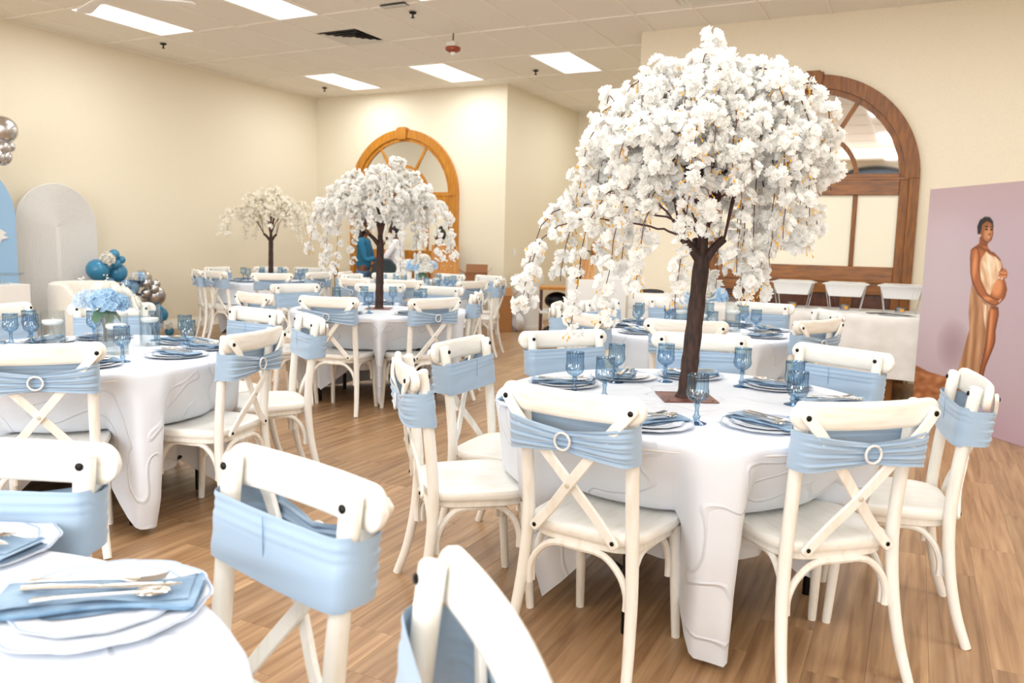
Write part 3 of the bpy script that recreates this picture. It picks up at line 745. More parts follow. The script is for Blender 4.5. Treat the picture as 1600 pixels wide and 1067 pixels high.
def make_cloth(key):
    cx, cy = TABLES[key]; rd = random.Random(hash_s(key))
    ch = [(atan2(y - cy, x - cx), hypot(x - cx, y - cy)) for (tb, x, y, rz, p) in CHAIRS if tb == key]
    NT = 288; S = [0.0, 0.012, 0.025, 0.045, 0.075] + [0.11 + 0.0248 * k for k in range(27)]
    Lc = S[-1]
    ph = [rd.uniform(0, 2 * pi) for _ in range(6)]
    vs = []; fs = []
    # top disc rings
    for r in (0.0005, 0.2, 0.4, 0.58, 0.68, 0.722):
        for i in range(NT):
            a = 2 * pi * i / NT; vs.append((r * cos(a), r * sin(a), 0.7585 + 0.0007 * sin(5 * a + r * 9)))
    base_rings = 6
    def prof(pts, s):
        # walk a polyline (r, z) by arc length
        for k in range(len(pts) - 1):
            d = hypot(pts[k + 1][0] - pts[k][0], pts[k + 1][1] - pts[k][1])
            if s <= d or k == len(pts) - 2:
                u = s / d; return (pts[k][0] + (pts[k + 1][0] - pts[k][0]) * u, pts[k][1] + (pts[k + 1][1] - pts[k][1]) * u)
            s -= d
    W_ = []
    for i in range(NT):
        a = 2 * pi * i / NT; w = 0; rp = 0.6
        for (ca, cr) in ch:
            d = abs((a - ca + pi) % (2 * pi) - pi)
            hw = atan2(0.225, max(cr - 0.12, 0.35)); ww = smooth(1 - (d - hw * 0.86) / 0.13)
            if ww > w: w = ww; rp = cr
        W_.append((w, rp))
    for s in S:
        for i in range(NT):
            a = 2 * pi * i / NT; w, cr = W_[i]
            hemv = 0.012 * sin(4 * a + ph[5])
            # hanging free
            fl = 0.035 + 0.02 * sin(3 * a + ph[0])
            free = [(TR - 0.02, 0.7585), (TR - 0.005, 0.753), (TR + 0.003, 0.735), (TR - 0.005, 0.42), (TR - 0.045, 0.16), (TR - 0.125 + fl, 0.012), (TR + fl, 0.004)]
            # pushed in by a seat
            r2 = max(cr - 0.222, 0.30); r1 = min(r2 + 0.15, 0.70)
            if r2 < 0.66: push = [(TR - 0.02, 0.7585), (TR - 0.005, 0.753), (TR - 0.004, 0.735), (r1, 0.472), (r2, 0.470), (r2 - 0.012, 0.455), (r2 - 0.03, -0.3)]
            else: push = [(TR - 0.02, 0.7585), (TR - 0.005, 0.753), (TR - 0.002, 0.735), (TR - 0.03, 0.46), (TR - 0.05, -0.3)]
            fr = prof(free, s * 0.985 + hemv * (s / Lc)); pu = prof(push, s + hemv * s)
            ww = w
            r = fr[0] * (1 - ww) + pu[0] * ww; z = fr[1] * (1 - ww) + pu[1] * ww
            amp = max(0, s - 0.06) * (0.10 * (1 - ww) + 0.022 * ww)
            f = sin(11 * a + ph[1] + 0.8 * sin(2 * a + ph[2])) * 0.55 + sin(19 * a + ph[3]) * 0.28 + sin(31 * a + ph[4] + 4 * s) * 0.12
            r += amp * f
            r += 0.004 * mnoise.noise(Vector((7 * cos(a), 7 * sin(a), 9 * s + rd.random() * 0))) * smooth(s * 8)
            z = max(z, 0.004)
            vs.append((r * cos(a), r * sin(a), z))
    nr = base_rings + len(S)
    for j in range(nr - 1):
        for i in range(NT): fs.append((j * NT + i, j * NT + (i + 1) % NT, (j + 1) * NT + (i + 1) % NT, (j + 1) * NT + i))
    o = MB().add(vs, fs).build('tablecloth', M_cloth, ang=180, fixn=False)
    o.location = (cx, cy, 0)
    tag(o, 'floor length white cloth over the %s' % TNAME[key], 'tablecloth', 'white round tablecloths')
    return o
def hash_s(s): return sum(ord(c) * (i + 3) for i, c in enumerate(s)) * 17
tp = make_table()
first = True
for k, (cx, cy) in TABLES.items():
    t = tp if first else copy_tree(tp); first = False
    t.location = (cx, cy, 0); t.rotation_euler = (0, 0, {'T1': 0.9}.get(k, 0.3))
    tag(t, 'round banquet table with black folding legs, the %s' % TNAME[k], 'table', 'round banquet tables')
    make_cloth(k)
ZT = 0.7595

# ------------------------------------------------------------------ table settings
def flute(th, z):
    if z > 0.161: return 1
    if z > 0.111: return 1 + 0.085 * abs(cos(9 * th)) - 0.045
    if z > 0.074: return 1 + 0.085 * (abs(cos(9 * th + (z - 0.074) * 170)) * abs(cos(9 * th - (z - 0.074) * 170))) - 0.02
    return 1
gob = MB().lathe([(0.0335, 0.0), (0.034, 0.002), (0.024, 0.005), (0.012, 0.009), (0.009, 0.014), (0.0125, 0.020), (0.0135, 0.024), (0.008, 0.030), (0.0065, 0.048), (0.008, 0.058), (0.0105, 0.063), (0.0075, 0.068)], 24)
gob_stem = gob.data('stem', M_goblk)
gob_bowl = MB().lathe([(0.0075, 0.068), (0.012, 0.072), (0.018, 0.0755), (0.024, 0.080), (0.029, 0.085), (0.033, 0.091), (0.0355, 0.098), (0.036, 0.104), (0.0355, 0.110), (0.0345, 0.117), (0.0335, 0.124), (0.0333, 0.145), (0.0342, 0.160), (0.0350, 0.166), (0.0342, 0.1668), (0.0336, 0.164), (0.0334, 0.160)], 72, mod=flute).data('bowl', M_gobl, fixn=False, ang=16)
def scal(th): return 1 + 0.022 * abs(sin(6 * th)) ** 0.7 * 1.0 + 0.012 * sin(12 * th)
def plate_data(R):
    m = MB(); n = 96; prof = [(0.02, 0.004), (0.58, 0.004), (0.64, 0.005), (0.74, 0.0085), (0.93, 0.0095), (1.0, 0.011), (1.0, 0.0100), (0.9, 0.0070), (0.70, 0.0), (0.02, 0.0)]
    vs = []; fs = []
    for (q, z) in prof:
        for i in range(n):
            th = 2 * pi * i / n; k = 1 + (scal(th) - 1) * smooth((q - 0.6) / 0.4); vs.append((R * q * k * cos(th), R * q * k * sin(th), z))
    for j in range(len(prof) - 1):
        for i in range(n): fs.append((j * n + i, j * n + (i + 1) % n, (j + 1) * n + (i + 1) % n, (j + 1) * n + i))
    fs += [tuple(range(n)), tuple((len(prof) - 1) * n + i for i in range(n))[::-1]]
    m.add(vs, fs)
    def ring(q, z, w):
        mm = MB(); vv = []; ff = []
        for i in range(n):
            th = 2 * pi * i / n; k = 1 + (scal(th) - 1) * smooth((q - 0.6) / 0.4)
            for e in (-w, w): vv.append(((R * q * k + e) * cos(th), (R * q * k + e) * sin(th), z + (e > 0) * 0.0006))
        for i in range(n): ff.append((2 * i, 2 * i + 1, (2 * i + 3) % (2 * n), (2 * i + 2) % (2 * n)))
        return mm.add(vv, ff).data('rim_line', M_rim, fixn=False)
    return m.data('plate', M_plate), ring(0.975, 0.0112, 0.0014)
PLATE, RIM = plate_data(0.146)
PLATE2, RIM2 = plate_data(0.112)
def napkin_data(seed):
    rd = random.Random(seed); m = MB()
    path = [(-0.052, 0.0), (0.050, 0.0006), (0.054, 0.002), (0.050, 0.0045), (-0.046, 0.005), (-0.051, 0.0065), (-0.045, 0.0085), (0.044, 0.0092), (0.048, 0.0105), (0.043, 0.012), (-0.040, 0.013)]
    P = bez([(a, b, 0) for a, b in path], 3); nx = 22
    p0 = rd.uniform(0, 6)
    def f(u, v):
        i = min(int(v * (len(P) - 1) + 0.5), len(P) - 1); p = P[i]; x = (u - 0.5) * 0.255
        y = p.x * (0.92 + 0.10 * sin(u * 5 + p0)) + 0.006 * sin(u * 9 + p0 + v * 3) + 0.012 * (u - 0.5)
        z = p.y + 0.003 * sin(u * 13 + v * 5 + p0) * (p.y / 0.013) * 0.8 + 0.005 * max(0, abs(u - 0.5) * 2 - 0.75) * 4 * (p.y / 0.013) * sin(v * 9 + p0)
        x += 0.010 * sin(v * 11 + p0)
        return (x, y, z)
    m.grid(f, nx, len(P))
    return m.data('napkin', M_napkin, ang=180, fixn=False)
NAPK = [napkin_data(k) for k in range(4)]
def fork_data():
    m = MB(); m.tube([(-0.095, 0, 0.003), (-0.07, 0, 0.004), (0.0, 0, 0.003), (0.03, 0, 0.003), (0.042, 0, 0.002), (0.055, 0, 0.001)], [0.0018] * 6, 6, ry=[0.009, 0.006, 0.003, 0.003, 0.009, 0.011], up=(0, 0, 1))
    for k in range(4): m.tube([(0.053, -0.009 + 0.006 * k, 0.001), (0.075, -0.009 + 0.006 * k, 0.003), (0.095, -0.009 + 0.006 * k, 0.008)], 0.0012, 5, ry=0.0018, up=(0, 0, 1))
    return m.data('fork', M_silver)
def knife_data():
    m = MB(); m.tube([(-0.105, 0, 0.004), (-0.08, 0, 0.005), (-0.02, 0, 0.004), (0.0, 0, 0.004)], [0.004, 0.004, 0.003, 0.002], 8, ry=[0.008, 0.006, 0.0045, 0.006], up=(0, 0, 1))
    m.tube([(0.0, 0, 0.004), (0.03, 0, 0.004), (0.09, 0.001, 0.004), (0.11, 0.003, 0.004)], 0.0009, 6, ry=[0.006, 0.009, 0.009, 0.002], up=(0, 0, 1)); return m.data('knife', M_silver)
def spoon_data():
    m = MB(); m.tube([(-0.09, 0, 0.003), (-0.06, 0, 0.004), (0.02, 0, 0.003), (0.04, 0, 0.003)], 0.0018, 6, ry=[0.008, 0.005, 0.0028, 0.004], up=(0, 0, 1))
    m.ball((0.062, 0, 0.003), 0.021, 14, 8, (1.15, 0.75, 0.16)); return m.data('spoon', M_silver)
FORK, KNIFE, SPOON = fork_data(), knife_data(), spoon_data()

def goblet(x, y, label, tb, z=ZT):
    t = thing('goblet', label, 'glass', (x, y, z), random.uniform(0, 3), 'blue goblets on the ' + TNAME[tb])
    inst('bowl', gob_bowl, t); inst('stem', gob_stem, t)
def setting(x, y, rz, where, tb, cutlery=True, small=True, nap_rot=0.0, z=ZT, sc=1.0):
    p = inst('charger_plate', PLATE, None, (x, y, z), (0, 0, rz), (sc, sc, sc)); inst('rim_line', RIM, p)
    tag(p, 'white scalloped plate with blue rim, %s, %s' % (where, TNAME[tb]), 'plate', 'plates on the ' + TNAME[tb])
    zz = z + 0.0044 * sc
    if small:
        q = inst('salad_plate', PLATE2, None, (x, y, zz), (0, 0, rz + 0.3), (sc, sc, sc)); inst('rim_line', RIM2, q)
        tag(q, 'small white plate on the charger, %s, %s' % (where, TNAME[tb]), 'plate', 'small plates on the ' + TNAME[tb])
        zz += 0.007 * sc
    n = inst('napkin', NAPK[random.randrange(4)], None, (x, y, zz), (0, 0, rz + nap_rot), (sc, sc, sc))
    tag(n, 'folded blue napkin on the plate, %s, %s' % (where, TNAME[tb]), 'napkin', 'blue napkins on the ' + TNAME[tb])
    if cutlery:
        c, s = cos(rz + nap_rot), sin(rz + nap_rot)
        for k, (nm, me, w) in enumerate((('fork', FORK, 'fork'), ('knife', KNIFE, 'knife'), ('spoon', SPOON, 'spoon'))):
            dy = 0.026 - 0.026 * k; dx = -0.01 + 0.012 * k
            o = inst(nm, me, None, (x + (c * dx - s * dy) * sc, y + (s * dx + c * dy) * sc, zz + 0.0165 * sc), (0, 0, rz + nap_rot + (pi if random.random() < 0.0 else 0) + random.uniform(-0.12, 0.12)), (sc, sc, sc))
            tag(o, 'silver %s on the napkin, %s, %s' % (w, where, TNAME[tb]), w, 'cutlery on the ' + TNAME[tb])
# nearest tree table
for (x, y, rz, wh, nr) in [(-1.29, 3.08, -1.5, 'far aisle place', 1.9), (-1.135, 3.40, -2.2, 'back left place', 0.9), (-0.885, 3.60, 3.3, 'back middle place', 0.4),
                       (-0.50, 3.53, 2.6, 'back right place', 0.2), (-0.245, 3.25, 1.75, 'right place beside poster', -1.2), (-0.41, 2.735, 0.72, 'front right place', -1.3),
                       (-0.755, 2.545, -0.15, 'front left place', 1.0), (-1.215, 2.645, -0.85, 'near aisle place', 0.8)]:
    setting(x, y, rz, wh, 'T1', nap_rot=nr)
for (x, y, wh) in [(-1.173, 2.916, 'before the far aisle plate'), (-1.123, 3.265, 'beside the back left plate'), (-1.022, 2.846, 'behind the front left chair back'),
                   (-0.946, 3.404, 'left of the trunk at the back'), (-0.631, 3.464, 'right of the trunk at the back'), (-0.623, 2.65, 'right before the trunk, nearest camera'),
                   (-0.383, 3.174, 'at the right, rear one of a pair'), (-0.339, 2.911, 'at the right, nearer of a pair')]:
    goblet(x, y, 'ribbed blue goblet %s, %s' % (wh, TNAME['T1']), 'T1')
# left hydrangea table
for (x, y, rz, wh, nr) in [(-3.20, 2.76, 1.79, 'right place', 1.2), (-3.56, 3.13, 2.98, 'back place', 0.3), (-3.30, 3.03, 2.5, 'back right place', 0.6), (-3.27, 2.33, 0.9, 'front place', 0.3),
                       (-4.16, 2.72, -1.4, 'left place', 0.3), (-4.05, 3.0, -2.3, 'back left place', 0.5), (-4.12, 2.42, -1.0, 'far left place', 0.3)]:
    setting(x, y, rz, wh, 'T3', nap_rot=nr)
for (x, y, wh) in [(-4.146, 2.535, 'leftmost, cut by the photo edge'), (-4.25, 2.70, 'rear one of the left pair'), (-4.045, 2.578, 'front one of the left pair'), (-4.0, 2.9, 'behind the flower vase'),
                   (-3.246, 2.492, 'nearest camera, before the front candle'), (-3.755, 3.099, 'behind the candles at the back'), (-3.442, 3.024, 'rear one of the right pair'), (-3.223, 2.85, 'front one of the right pair')]:
    goblet(x, y, 'ribbed blue goblet %s, %s' % (wh, TNAME['T3']), 'T3')
# corner table: one full place and one at the picture edge
setting(-1.115, 0.800, 0.55, 'only full place in view', 'T0', nap_rot=0.05, sc=1.12)
setting(-1.53, 0.84, -0.3, 'cut by the left edge', 'T0', nap_rot=0.4)
# places by chair on the remaining tables
for key in ('T2', 'T4', 'T5', 'T7'):
    cx, cy = TABLES[key]
    for (tb, x, y, rz, pos) in CHAIRS:
        if tb != key: continue
        a = atan2(y - cy, x - cx); pl = pos.replace('seat', 'place').split(' seen')[0]
        setting(cx + 0.54 * cos(a), cy + 0.54 * sin(a), a + pi / 2, pl, key, cutlery=(key != 'T5'), small=(key != 'T5'), nap_rot=random.uniform(-0.3, 0.3))
        b = a + 0.33
        goblet(cx + 0.42 * cos(b), cy + 0.42 * sin(b), 'ribbed blue goblet, %s, %s' % (pl, TNAME[key]), key)

# ------------------------------------------------------------------ flowers and floating candles
def petal(m, M, w, l, cup=0.3, notch=True):
    pts = [(0, 0, 0), (-w * 0.5, l * 0.45, cup * l * 0.12), (-w * 0.42, l * 0.9, cup * l * 0.4), (0, l * (0.86 if notch else 1.0), cup * l * 0.3), (w * 0.42, l * 0.9, cup * l * 0.4), (w * 0.5, l * 0.45, cup * l * 0.12), (0, l * 0.5, -cup * l * 0.02)]
    m.add([M @ Vector(p) for p in pts], [(0, 6, 1), (1, 6, 3, 2), (6, 5, 4, 3), (0, 5, 6)])
def frame_z(n):
    n = Vector(n).normalized(); return n.to_track_quat('Z', 'Y').to_matrix()
def hydrangea(name, m_, parent, c, R, rd, nf=90, sz=0.017, squash=0.8):
    m = MB()
    for i in range(nf):
        z = 1 - 1.55 * (i + 0.5) / nf; a = i * 2.39996; r = sqrt(max(0, 1 - z * z)); n = Vector((r * cos(a), r * sin(a), z * squash))
        p = Vector(c) + n * R * rd.uniform(0.85, 1.05)
        F = frame_z(n + Vector((rd.uniform(-.7, .7), rd.uniform(-.7, .7), rd.uniform(-.5, .5)))) @ Matrix.Rotation(rd.uniform(0, 6), 3, 'Z')
        for k in range(4):
            M = Matrix.Translation(p) @ F.to_4x4() @ Matrix.Rotation(k * pi / 2, 4, 'Z') @ Matrix.Rotation(0.25, 4, 'X')
            petal(m, M, sz * 1.25, sz * 1.2, 0.9, False)
    return m.build(name, m_, parent, ang=180, fixn=False)
def rose(name, m_, parent, c, R, nrm, rd):
    m = MB(); F = frame_z(nrm)
    for ring, (cnt, rr, tilt, l) in enumerate([(5, 0.10, 1.35, 0.75), (6, 0.25, 1.15, 0.85), (7, 0.4, 0.85, 0.9), (8, 0.5, 0.45, 0.95)]):
        for k in range(cnt):
            M = Matrix.Translation(Vector(c)) @ F.to_4x4() @ Matrix.Rotation(2 * pi * k / cnt + ring * 0.5, 4, 'Z') @ Matrix.Translation((0, rr * R * 0.6, 0.05 * R * (4 - ring))) @ Matrix.Rotation(tilt, 4, 'X')
            petal(m, M, R * 0.95, R * l, 0.8, False)
    m.ball(c, R * 0.35, 10, 7)
    return m.build(name, m_, parent, ang=180, fixn=False)
VASE = lambda r, h: MB().lathe([(0.001, 0.0), (r, 0.0), (r, h), (r - 0.004, h), (r - 0.004, 0.008), (0.001, 0.008)], 32)
def candle_vase(x, y, label, tb, r=0.052, h=0.20, w=0.12, z=ZT):
    t = thing('candle_vase', label, 'candle holder', (x, y, z), 0, 'floating candle vases on the ' + TNAME[tb])
    VASE(r, h).build('glass_cylinder', M_clear, t)
    MB().lathe([(0.001, 0.009), (r - 0.005, 0.009), (r - 0.005, w), (0.001, w)], 28).build('water', M_water, t)
    MB().lathe([(0.001, w - 0.008), (r * 0.70, w - 0.006), (r * 0.86, w + 0.004), (r * 0.86, w + 0.014), (r * 0.8, w + 0.017), (0.001, w + 0.013)], 28).build('floating_candle', M_candle, t)
    MB().tube([(0, 0, w + 0.013), (0, 0.001, w + 0.03)], 0.0012, 5).build('wick', M_candle, t)
def bouquet(x, y, label, tb, items, vh=0.19, vr=0.045, z=ZT, seed=1, leaf=True):
    rd = random.Random(seed)
    t = thing('flower_vase', label, 'flowers', (x, y, z), 0)
    VASE(vr, vh).build('glass_vase', M_clear, t)
    MB().lathe([(0.001, 0.009), (vr - 0.005, 0.009), (vr - 0.005, vh * 0.45), (0.001, vh * 0.45)], 24).build('water', M_water, t)
    for k in range(6):
        a = k * 1.05; MB().tube(bez([(0.02 * cos(a + 2), 0.02 * sin(a + 2), 0.012), (0.01 * cos(a), 0.01 * sin(a), vh * 0.6), (0.03 * cos(a), 0.03 * sin(a), vh + 0.03)], 3), 0.0022, 5).build('stem', M_stem, t)
    for it in items:
        kind, dx, dy, dz, R = it[:5]
        nr = Vector((dx, dy, 0.03)) + Vector((0, 0, 0.02))
        if kind == 'h': tag(hydrangea('hydrangea_head', M_hyd, t, (dx, dy, dz), R, rd), 'blue hydrangea head')
        if kind == 'p': tag(hydrangea('hydrangea_head', M_hydp, t, (dx, dy, dz), R, rd), 'pale blue hydrangea head')
        if kind == 'w': tag(hydrangea('hydrangea_head', M_rose, t, (dx, dy, dz), R, rd), 'white hydrangea head')
        if kind == 'r': tag(rose('rose', M_rose, t, (dx, dy, dz), R, nr, rd), 'white rose')
    if leaf:
        for k in range(3):
            a = -1.2 + k * 0.9; m = MB(); w = 0.03
            m.add([(0, 0, 0), (w, 0.03, 0.0), (w * 0.9, 0.07, -0.012), (0, 0.095, -0.03), (-w * 0.9, 0.07, -0.012), (-w, 0.03, 0), (0, 0.04, 0.008)], [(0, 1, 6), (1, 2, 6), (2, 3, 6), (3, 4, 6), (4, 5, 6), (5, 0, 6)])
            o = m.build('leaf', M_leaf, t, ang=180, fixn=False); o.location = (0.02 * cos(a), 0.02 * sin(a), vh + 0.01); o.rotation_euler = (-0.6, 0, a - pi / 2)
    sp = MB()
    for k in range(10):
        a = rd.uniform(0, 6.28); q = Vector((0.05 * cos(a), 0.05 * sin(a), vh + 0.07)); e = q + Vector((0.05 * cos(a), 0.05 * sin(a), rd.uniform(0.05, 0.10)))
        sp.tube([q, e], 0.0008, 4)
        for j in range(4): sp.ball(e + Vector((rd.uniform(-.015, .015), rd.uniform(-.015, .015), rd.uniform(-.02, .01))), 0.004, 6, 4)
    tag(sp.build('filler_sprig', M_rose, t), kind='stuff')
# camera-facing offsets: +a along the picture's right, +b away from the camera
def off(a, b): return (0.894 * a - 0.446 * b, 0.448 * a + 0.89 * b)
def it(kind, a, b, z, R): d = off(a, b); return (kind, d[0], d[1], z, R)
bouquet(-3.782, 2.805, 'glass vase of blue hydrangeas and white roses, left hydrangea table', 'T3',
        [it('h', 0.035, -0.045, 0.235, 0.072), it('h', 0.075, -0.02, 0.225, 0.05), it('p', -0.085, 0.0, 0.235, 0.055), it('r', -0.04, 0.06, 0.27, 0.05), it('r', 0.07, 0.06, 0.255, 0.05), it('r', 0.13, 0.03, 0.215, 0.05), it('r', -0.11, 0.04, 0.215, 0.045), it('r', 0.01, 0.09, 0.25, 0.05)], seed=4)
candle_vase(-3.962, 2.64, 'floating candle in a glass cylinder left of the flower vase, left hydrangea table', 'T3', 0.058, 0.185, 0.12)
candle_vase(-3.478, 2.64, 'floating candle in a glass cylinder nearest camera, left hydrangea table', 'T3', 0.055, 0.20, 0.13)
candle_vase(-3.62, 2.95, 'floating candle in a glass cylinder behind the flowers, left hydrangea table', 'T3', 0.052, 0.22, 0.13)
bouquet(-1.36, 5.80, 'glass vase of white roses and blue hydrangea, candle table behind tree', 'T2',
        [it('h', 0.085, -0.05, 0.24, 0.065), it('r', 0.0, -0.07, 0.25, 0.07), it('w', -0.07, 0.0, 0.25, 0.06), it('p', -0.11, -0.02, 0.21, 0.05), it('r', 0.03, 0.06, 0.27, 0.06)], seed=9, leaf=False)
candle_vase(-1.33, 5.62, 'floating candle in a glass cylinder before the roses, candle table behind tree', 'T2', 0.055, 0.18, 0.10)
candle_vase(-1.13, 5.74, 'tall floating candle glass right of the roses, candle table behind tree', 'T2', 0.055, 0.24, 0.13)
candle_vase(-1.52, 5.84, 'floating candle glass left of the roses, candle table behind tree', 'T2', 0.05, 0.18, 0.10)
bouquet(-5.33, 8.22, 'vase of blue and white hydrangeas, flower table by small arch', 'T7',
        [it('h', -0.09, -0.03, 0.27, 0.09), it('w', 0.05, -0.05, 0.25, 0.085), it('p', 0.12, 0.02, 0.28, 0.06), it('r', 0.02, 0.08, 0.34, 0.07), it('w', 0.0, 0.0, 0.36, 0.06)], seed=12, vh=0.2, leaf=True)
candle_vase(-5.52, 8.10, 'floating candle glass left of the hydrangeas, flower table by small arch', 'T7')
candle_vase(-5.14, 8.25, 'floating candle glass right of the hydrangeas, flower table by small arch', 'T7')

# ------------------------------------------------------------------ blossom trees
def blossom_cluster(seed, nb, mt, lo=False):  # a ball of double blossoms
    rd = random.Random(seed); m = MB()
    for b in range(nb):
        z = rd.uniform(-0.75, 1); a = rd.uniform(0, 2 * pi); q = sqrt(1 - z * z); n = Vector((q * cos(a), q * sin(a), z))
        c = n * rd.uniform(0.014, 0.030) + Vector((0, 0, rd.uniform(-0.006, 0.006)))
        F = frame_z(n) @ Matrix.Rotation(rd.uniform(0, 6), 3, 'Z')
        for layer, (cnt, l, tilt, w) in enumerate([(6, 0.026, 0.16, 0.0165), (5, 0.019, 0.62, 0.0125), (4, 0.011, 1.05, 0.008)] if not lo else [(5, 0.028, 0.2, 0.026)]):
            for k in range(cnt):
                M = Matrix.Translation(c) @ F.to_4x4() @ Matrix.Rotation(2 * pi * (k + 0.5 * layer) / cnt + rd.uniform(-.15, .15), 4, 'Z') @ Matrix.Rotation(tilt + rd.uniform(-.2, .25), 4, 'X')
                petal(m, M, w, l * rd.uniform(0.85, 1.1), 0.7)
    return m.data('blossom_cluster', mt, ang=180, fixn=False)
CL = [blossom_cluster(100 + k, 9, M_petal) for k in range(7)]
CLF = [blossom_cluster(200 + k, 5, M_petal_far, True) for k in range(5)]

def tree(loc, rz, seed, strands, core, label, near=True, lean=(0.035, 0.0), max_parts=300, hscale=1.0):
    """local frame: +x to the picture's right, +y away; strands = (dx, dy, apex z, reach end z)"""
    rd = random.Random(seed)
    t = thing('blossom_tree', label, 'artificial tree', loc, rz, 'white blossom tree centrepieces')
    bp = MB(); bp.box((0, 0, 0.0025), (0.21, 0.21, 0.005)); bp.build('base_plate', M_basep, t, bev=0.002)
    for a in (-1, 1):
        for b in (-1, 1): MB().ball((0.085 * a, 0.085 * b, 0.005), 0.005, 8, 5, (1, 1, 0.4)).build('screw', M_bolt, t)
    zc = 0.555; lx = lean[0]
    P = bez([(0, 0, 0.004), (lx * 0.22, 0.002, 0.12), (lx * 0.58, 0.0, 0.32), (lx, 0, zc)], 6); k = len(P)
    MB().tube(P, [0.036 - 0.006 * (i / k) + 0.0015 * sin(i * 2.1) + (0.010 if i == 0 else 0) for i in range(k)], 14).build('trunk', M_bark, t)
    C0 = Vector((lx, 0, zc - 0.01))
    forks = []
    for (dx, dy, dz, r) in [(-0.092, -0.02, 0.082, 0.0165), (0.078, -0.01, 0.075, 0.016), (0.0, 0.0, 0.085, 0.020), (-0.02, 0.05, 0.07, 0.013)]:
        e = C0 + Vector((dx, dy, dz)); forks.append(e)
        MB().tube([C0 - Vector((0, 0, 0.02)), C0.lerp(e, 0.6), e], [0.022, r, r * 0.95], 10).build('fork', M_bark, t)
    cl = CL if near else CLF
    spots = []; twigs = []; bud = MB(); ntw = 0
    for (ex, ey, az, ez) in strands:
        e = Vector((ex, ey, ez)); hx = Vector((ex, ey, 0)); R = max(hx.length, 0.03); d = hx / R
        f = forks[2] + Vector((rd.uniform(-.012, .012), rd.uniform(-.012, .012), rd.uniform(-.02, 0))) if (R < 0.42 or rd.random() < 0.35) else min(forks, key=lambda q: (Vector((q.x - lx, q.y, 0)).normalized() - d).length if abs(q.x - lx) + abs(q.y) > 0.01 else 0.9)
        apex = Vector((lx, 0, 0)) + d * (R * 0.66); apex.z = az
        mid = f.lerp(apex, 0.34); mid.z = f.z + 0.60 * (az - f.z)
        sh = Vector((lx * .5, 0, 0)) + d * (R * 0.90); sh.z = az - (az - ez) * 0.22
        pts = bez([f, mid, apex, sh, e], 6)
        pts = [p + Vector((rd.uniform(-.006, .006), rd.uniform(-.006, .006), rd.uniform(-.004, .004))) if 3 < i < len(pts) - 1 else p for i, p in enumerate(pts)]
        n = len(pts); rr = [0.0034 * (1 - i / n) ** 1.2 + 0.0014 for i in range(n)]
        (MB().tube(pts, rr, 6)).build('branch', M_twig, t, fixn=False)
        # blossoms from just before the apex to the end
        L_ = 0; acc = 0
        for i in range(1, n):
            seg = (pts[i] - pts[i - 1]).length
            acc += seg
            if i > n * 0.40 and acc > 0.046:
                acc = 0; spots.append(pts[i] + Vector((rd.uniform(-.02, .02), rd.uniform(-.02, .02), rd.uniform(-.012, .012))))
                if rd.random() < 0.75:
                    q = pts[i]
                    for b in range(3):
                        v = Vector((rd.uniform(-1, 1), rd.uniform(-1, 1), rd.uniform(-1.2, -0.1))).normalized() * rd.uniform(0.03, 0.05)
                        bud.tube([q, q + v], 0.0009, 4); bud.ball(q + v, 0.0038, 6, 4, (0.8, 0.8, 1.5))
        # side twig
        if rd.random() < 0.8 and near:
            i = rd.randrange(int(n * 0.45), n - 2); q = pts[i]; v = Vector((d.x * 0.01 + rd.uniform(-.05, .05), d.y * 0.01 + rd.uniform(-.05, .05), rd.uniform(-.02, .03)))
            tw = bez([q, q + v, q + v * 1.3 + Vector((0, 0, -0.07))], 4)
            MB().tube(tw, 0.0018, 5).build('twig', M_twig, t, fixn=False); spots += [tw[-1], tw[len(tw) // 2]]
    # crown filling
    for (cx, cy, cz, rx, ry, rz_, cnt) in core:
        for _ in range(cnt):
            z = rd.uniform(-0.55, 1); a = rd.uniform(0, 2 * pi); q = sqrt(max(0, 1 - z * z)); k = rd.uniform(0.72, 1.0)
            spots.append(Vector((cx + rx * q * cos(a) * k, cy + ry * q * sin(a) * k, cz + rz_ * z * k)))
    # nearest to the camera (local -y) first as single parts
    rd.shuffle(spots)
    spots.sort(key=lambda p: p.y + rd.uniform(-.25, .25))
    rest = MB(); cm = [[tuple(v.co) for v in me.vertices] for me in cl]; cf = [[tuple(p.vertices) for p in me.polygons] for me in cl]
    for i, p in enumerate(spots):
        s = rd.uniform(0.8, 1.12) * (1.0 if near else 1.1); rot = (rd.uniform(-.6, .6), rd.uniform(-.6, .6), rd.uniform(0, 6.28)); k = rd.randrange(len(cl))
        if i < max_parts: inst('blossom_cluster', cl[k], t, p, rot, (s, s, s))
        else:
            M = Matrix.Translation(p) @ Matrix.Rotation(rot[2], 4, 'Z') @ Matrix.Rotation(rot[0], 4, 'X') @ Matrix.Scale(s, 4)
            rest.add([M @ Vector(v) for v in cm[k]], cf[k])
    if rest.v: tag(rest.build('blossom_mass', M_petal if near else M_petal_far, t, ang=180, fixn=False), kind='stuff')
    if near: tag(bud.build('flower_buds', M_bud, t, fixn=False), kind='stuff')
    return t
def ring_strands(rd, n, r0, r1, az0, az1, e0, e1, a0=0, a1=2 * pi):
    out = []
    for k in range(n):
        a = a0 + (a1 - a0) * (k + rd.uniform(0.1, 0.9)) / n; r = rd.uniform(r0, r1)
        out.append((r * cos(a), r * sin(a), rd.uniform(az0, az1), rd.uniform(e0, e1)))
    return out
CAMYAW = atan2(_R[0][1], _R[0][0])
rd = random.Random(21)
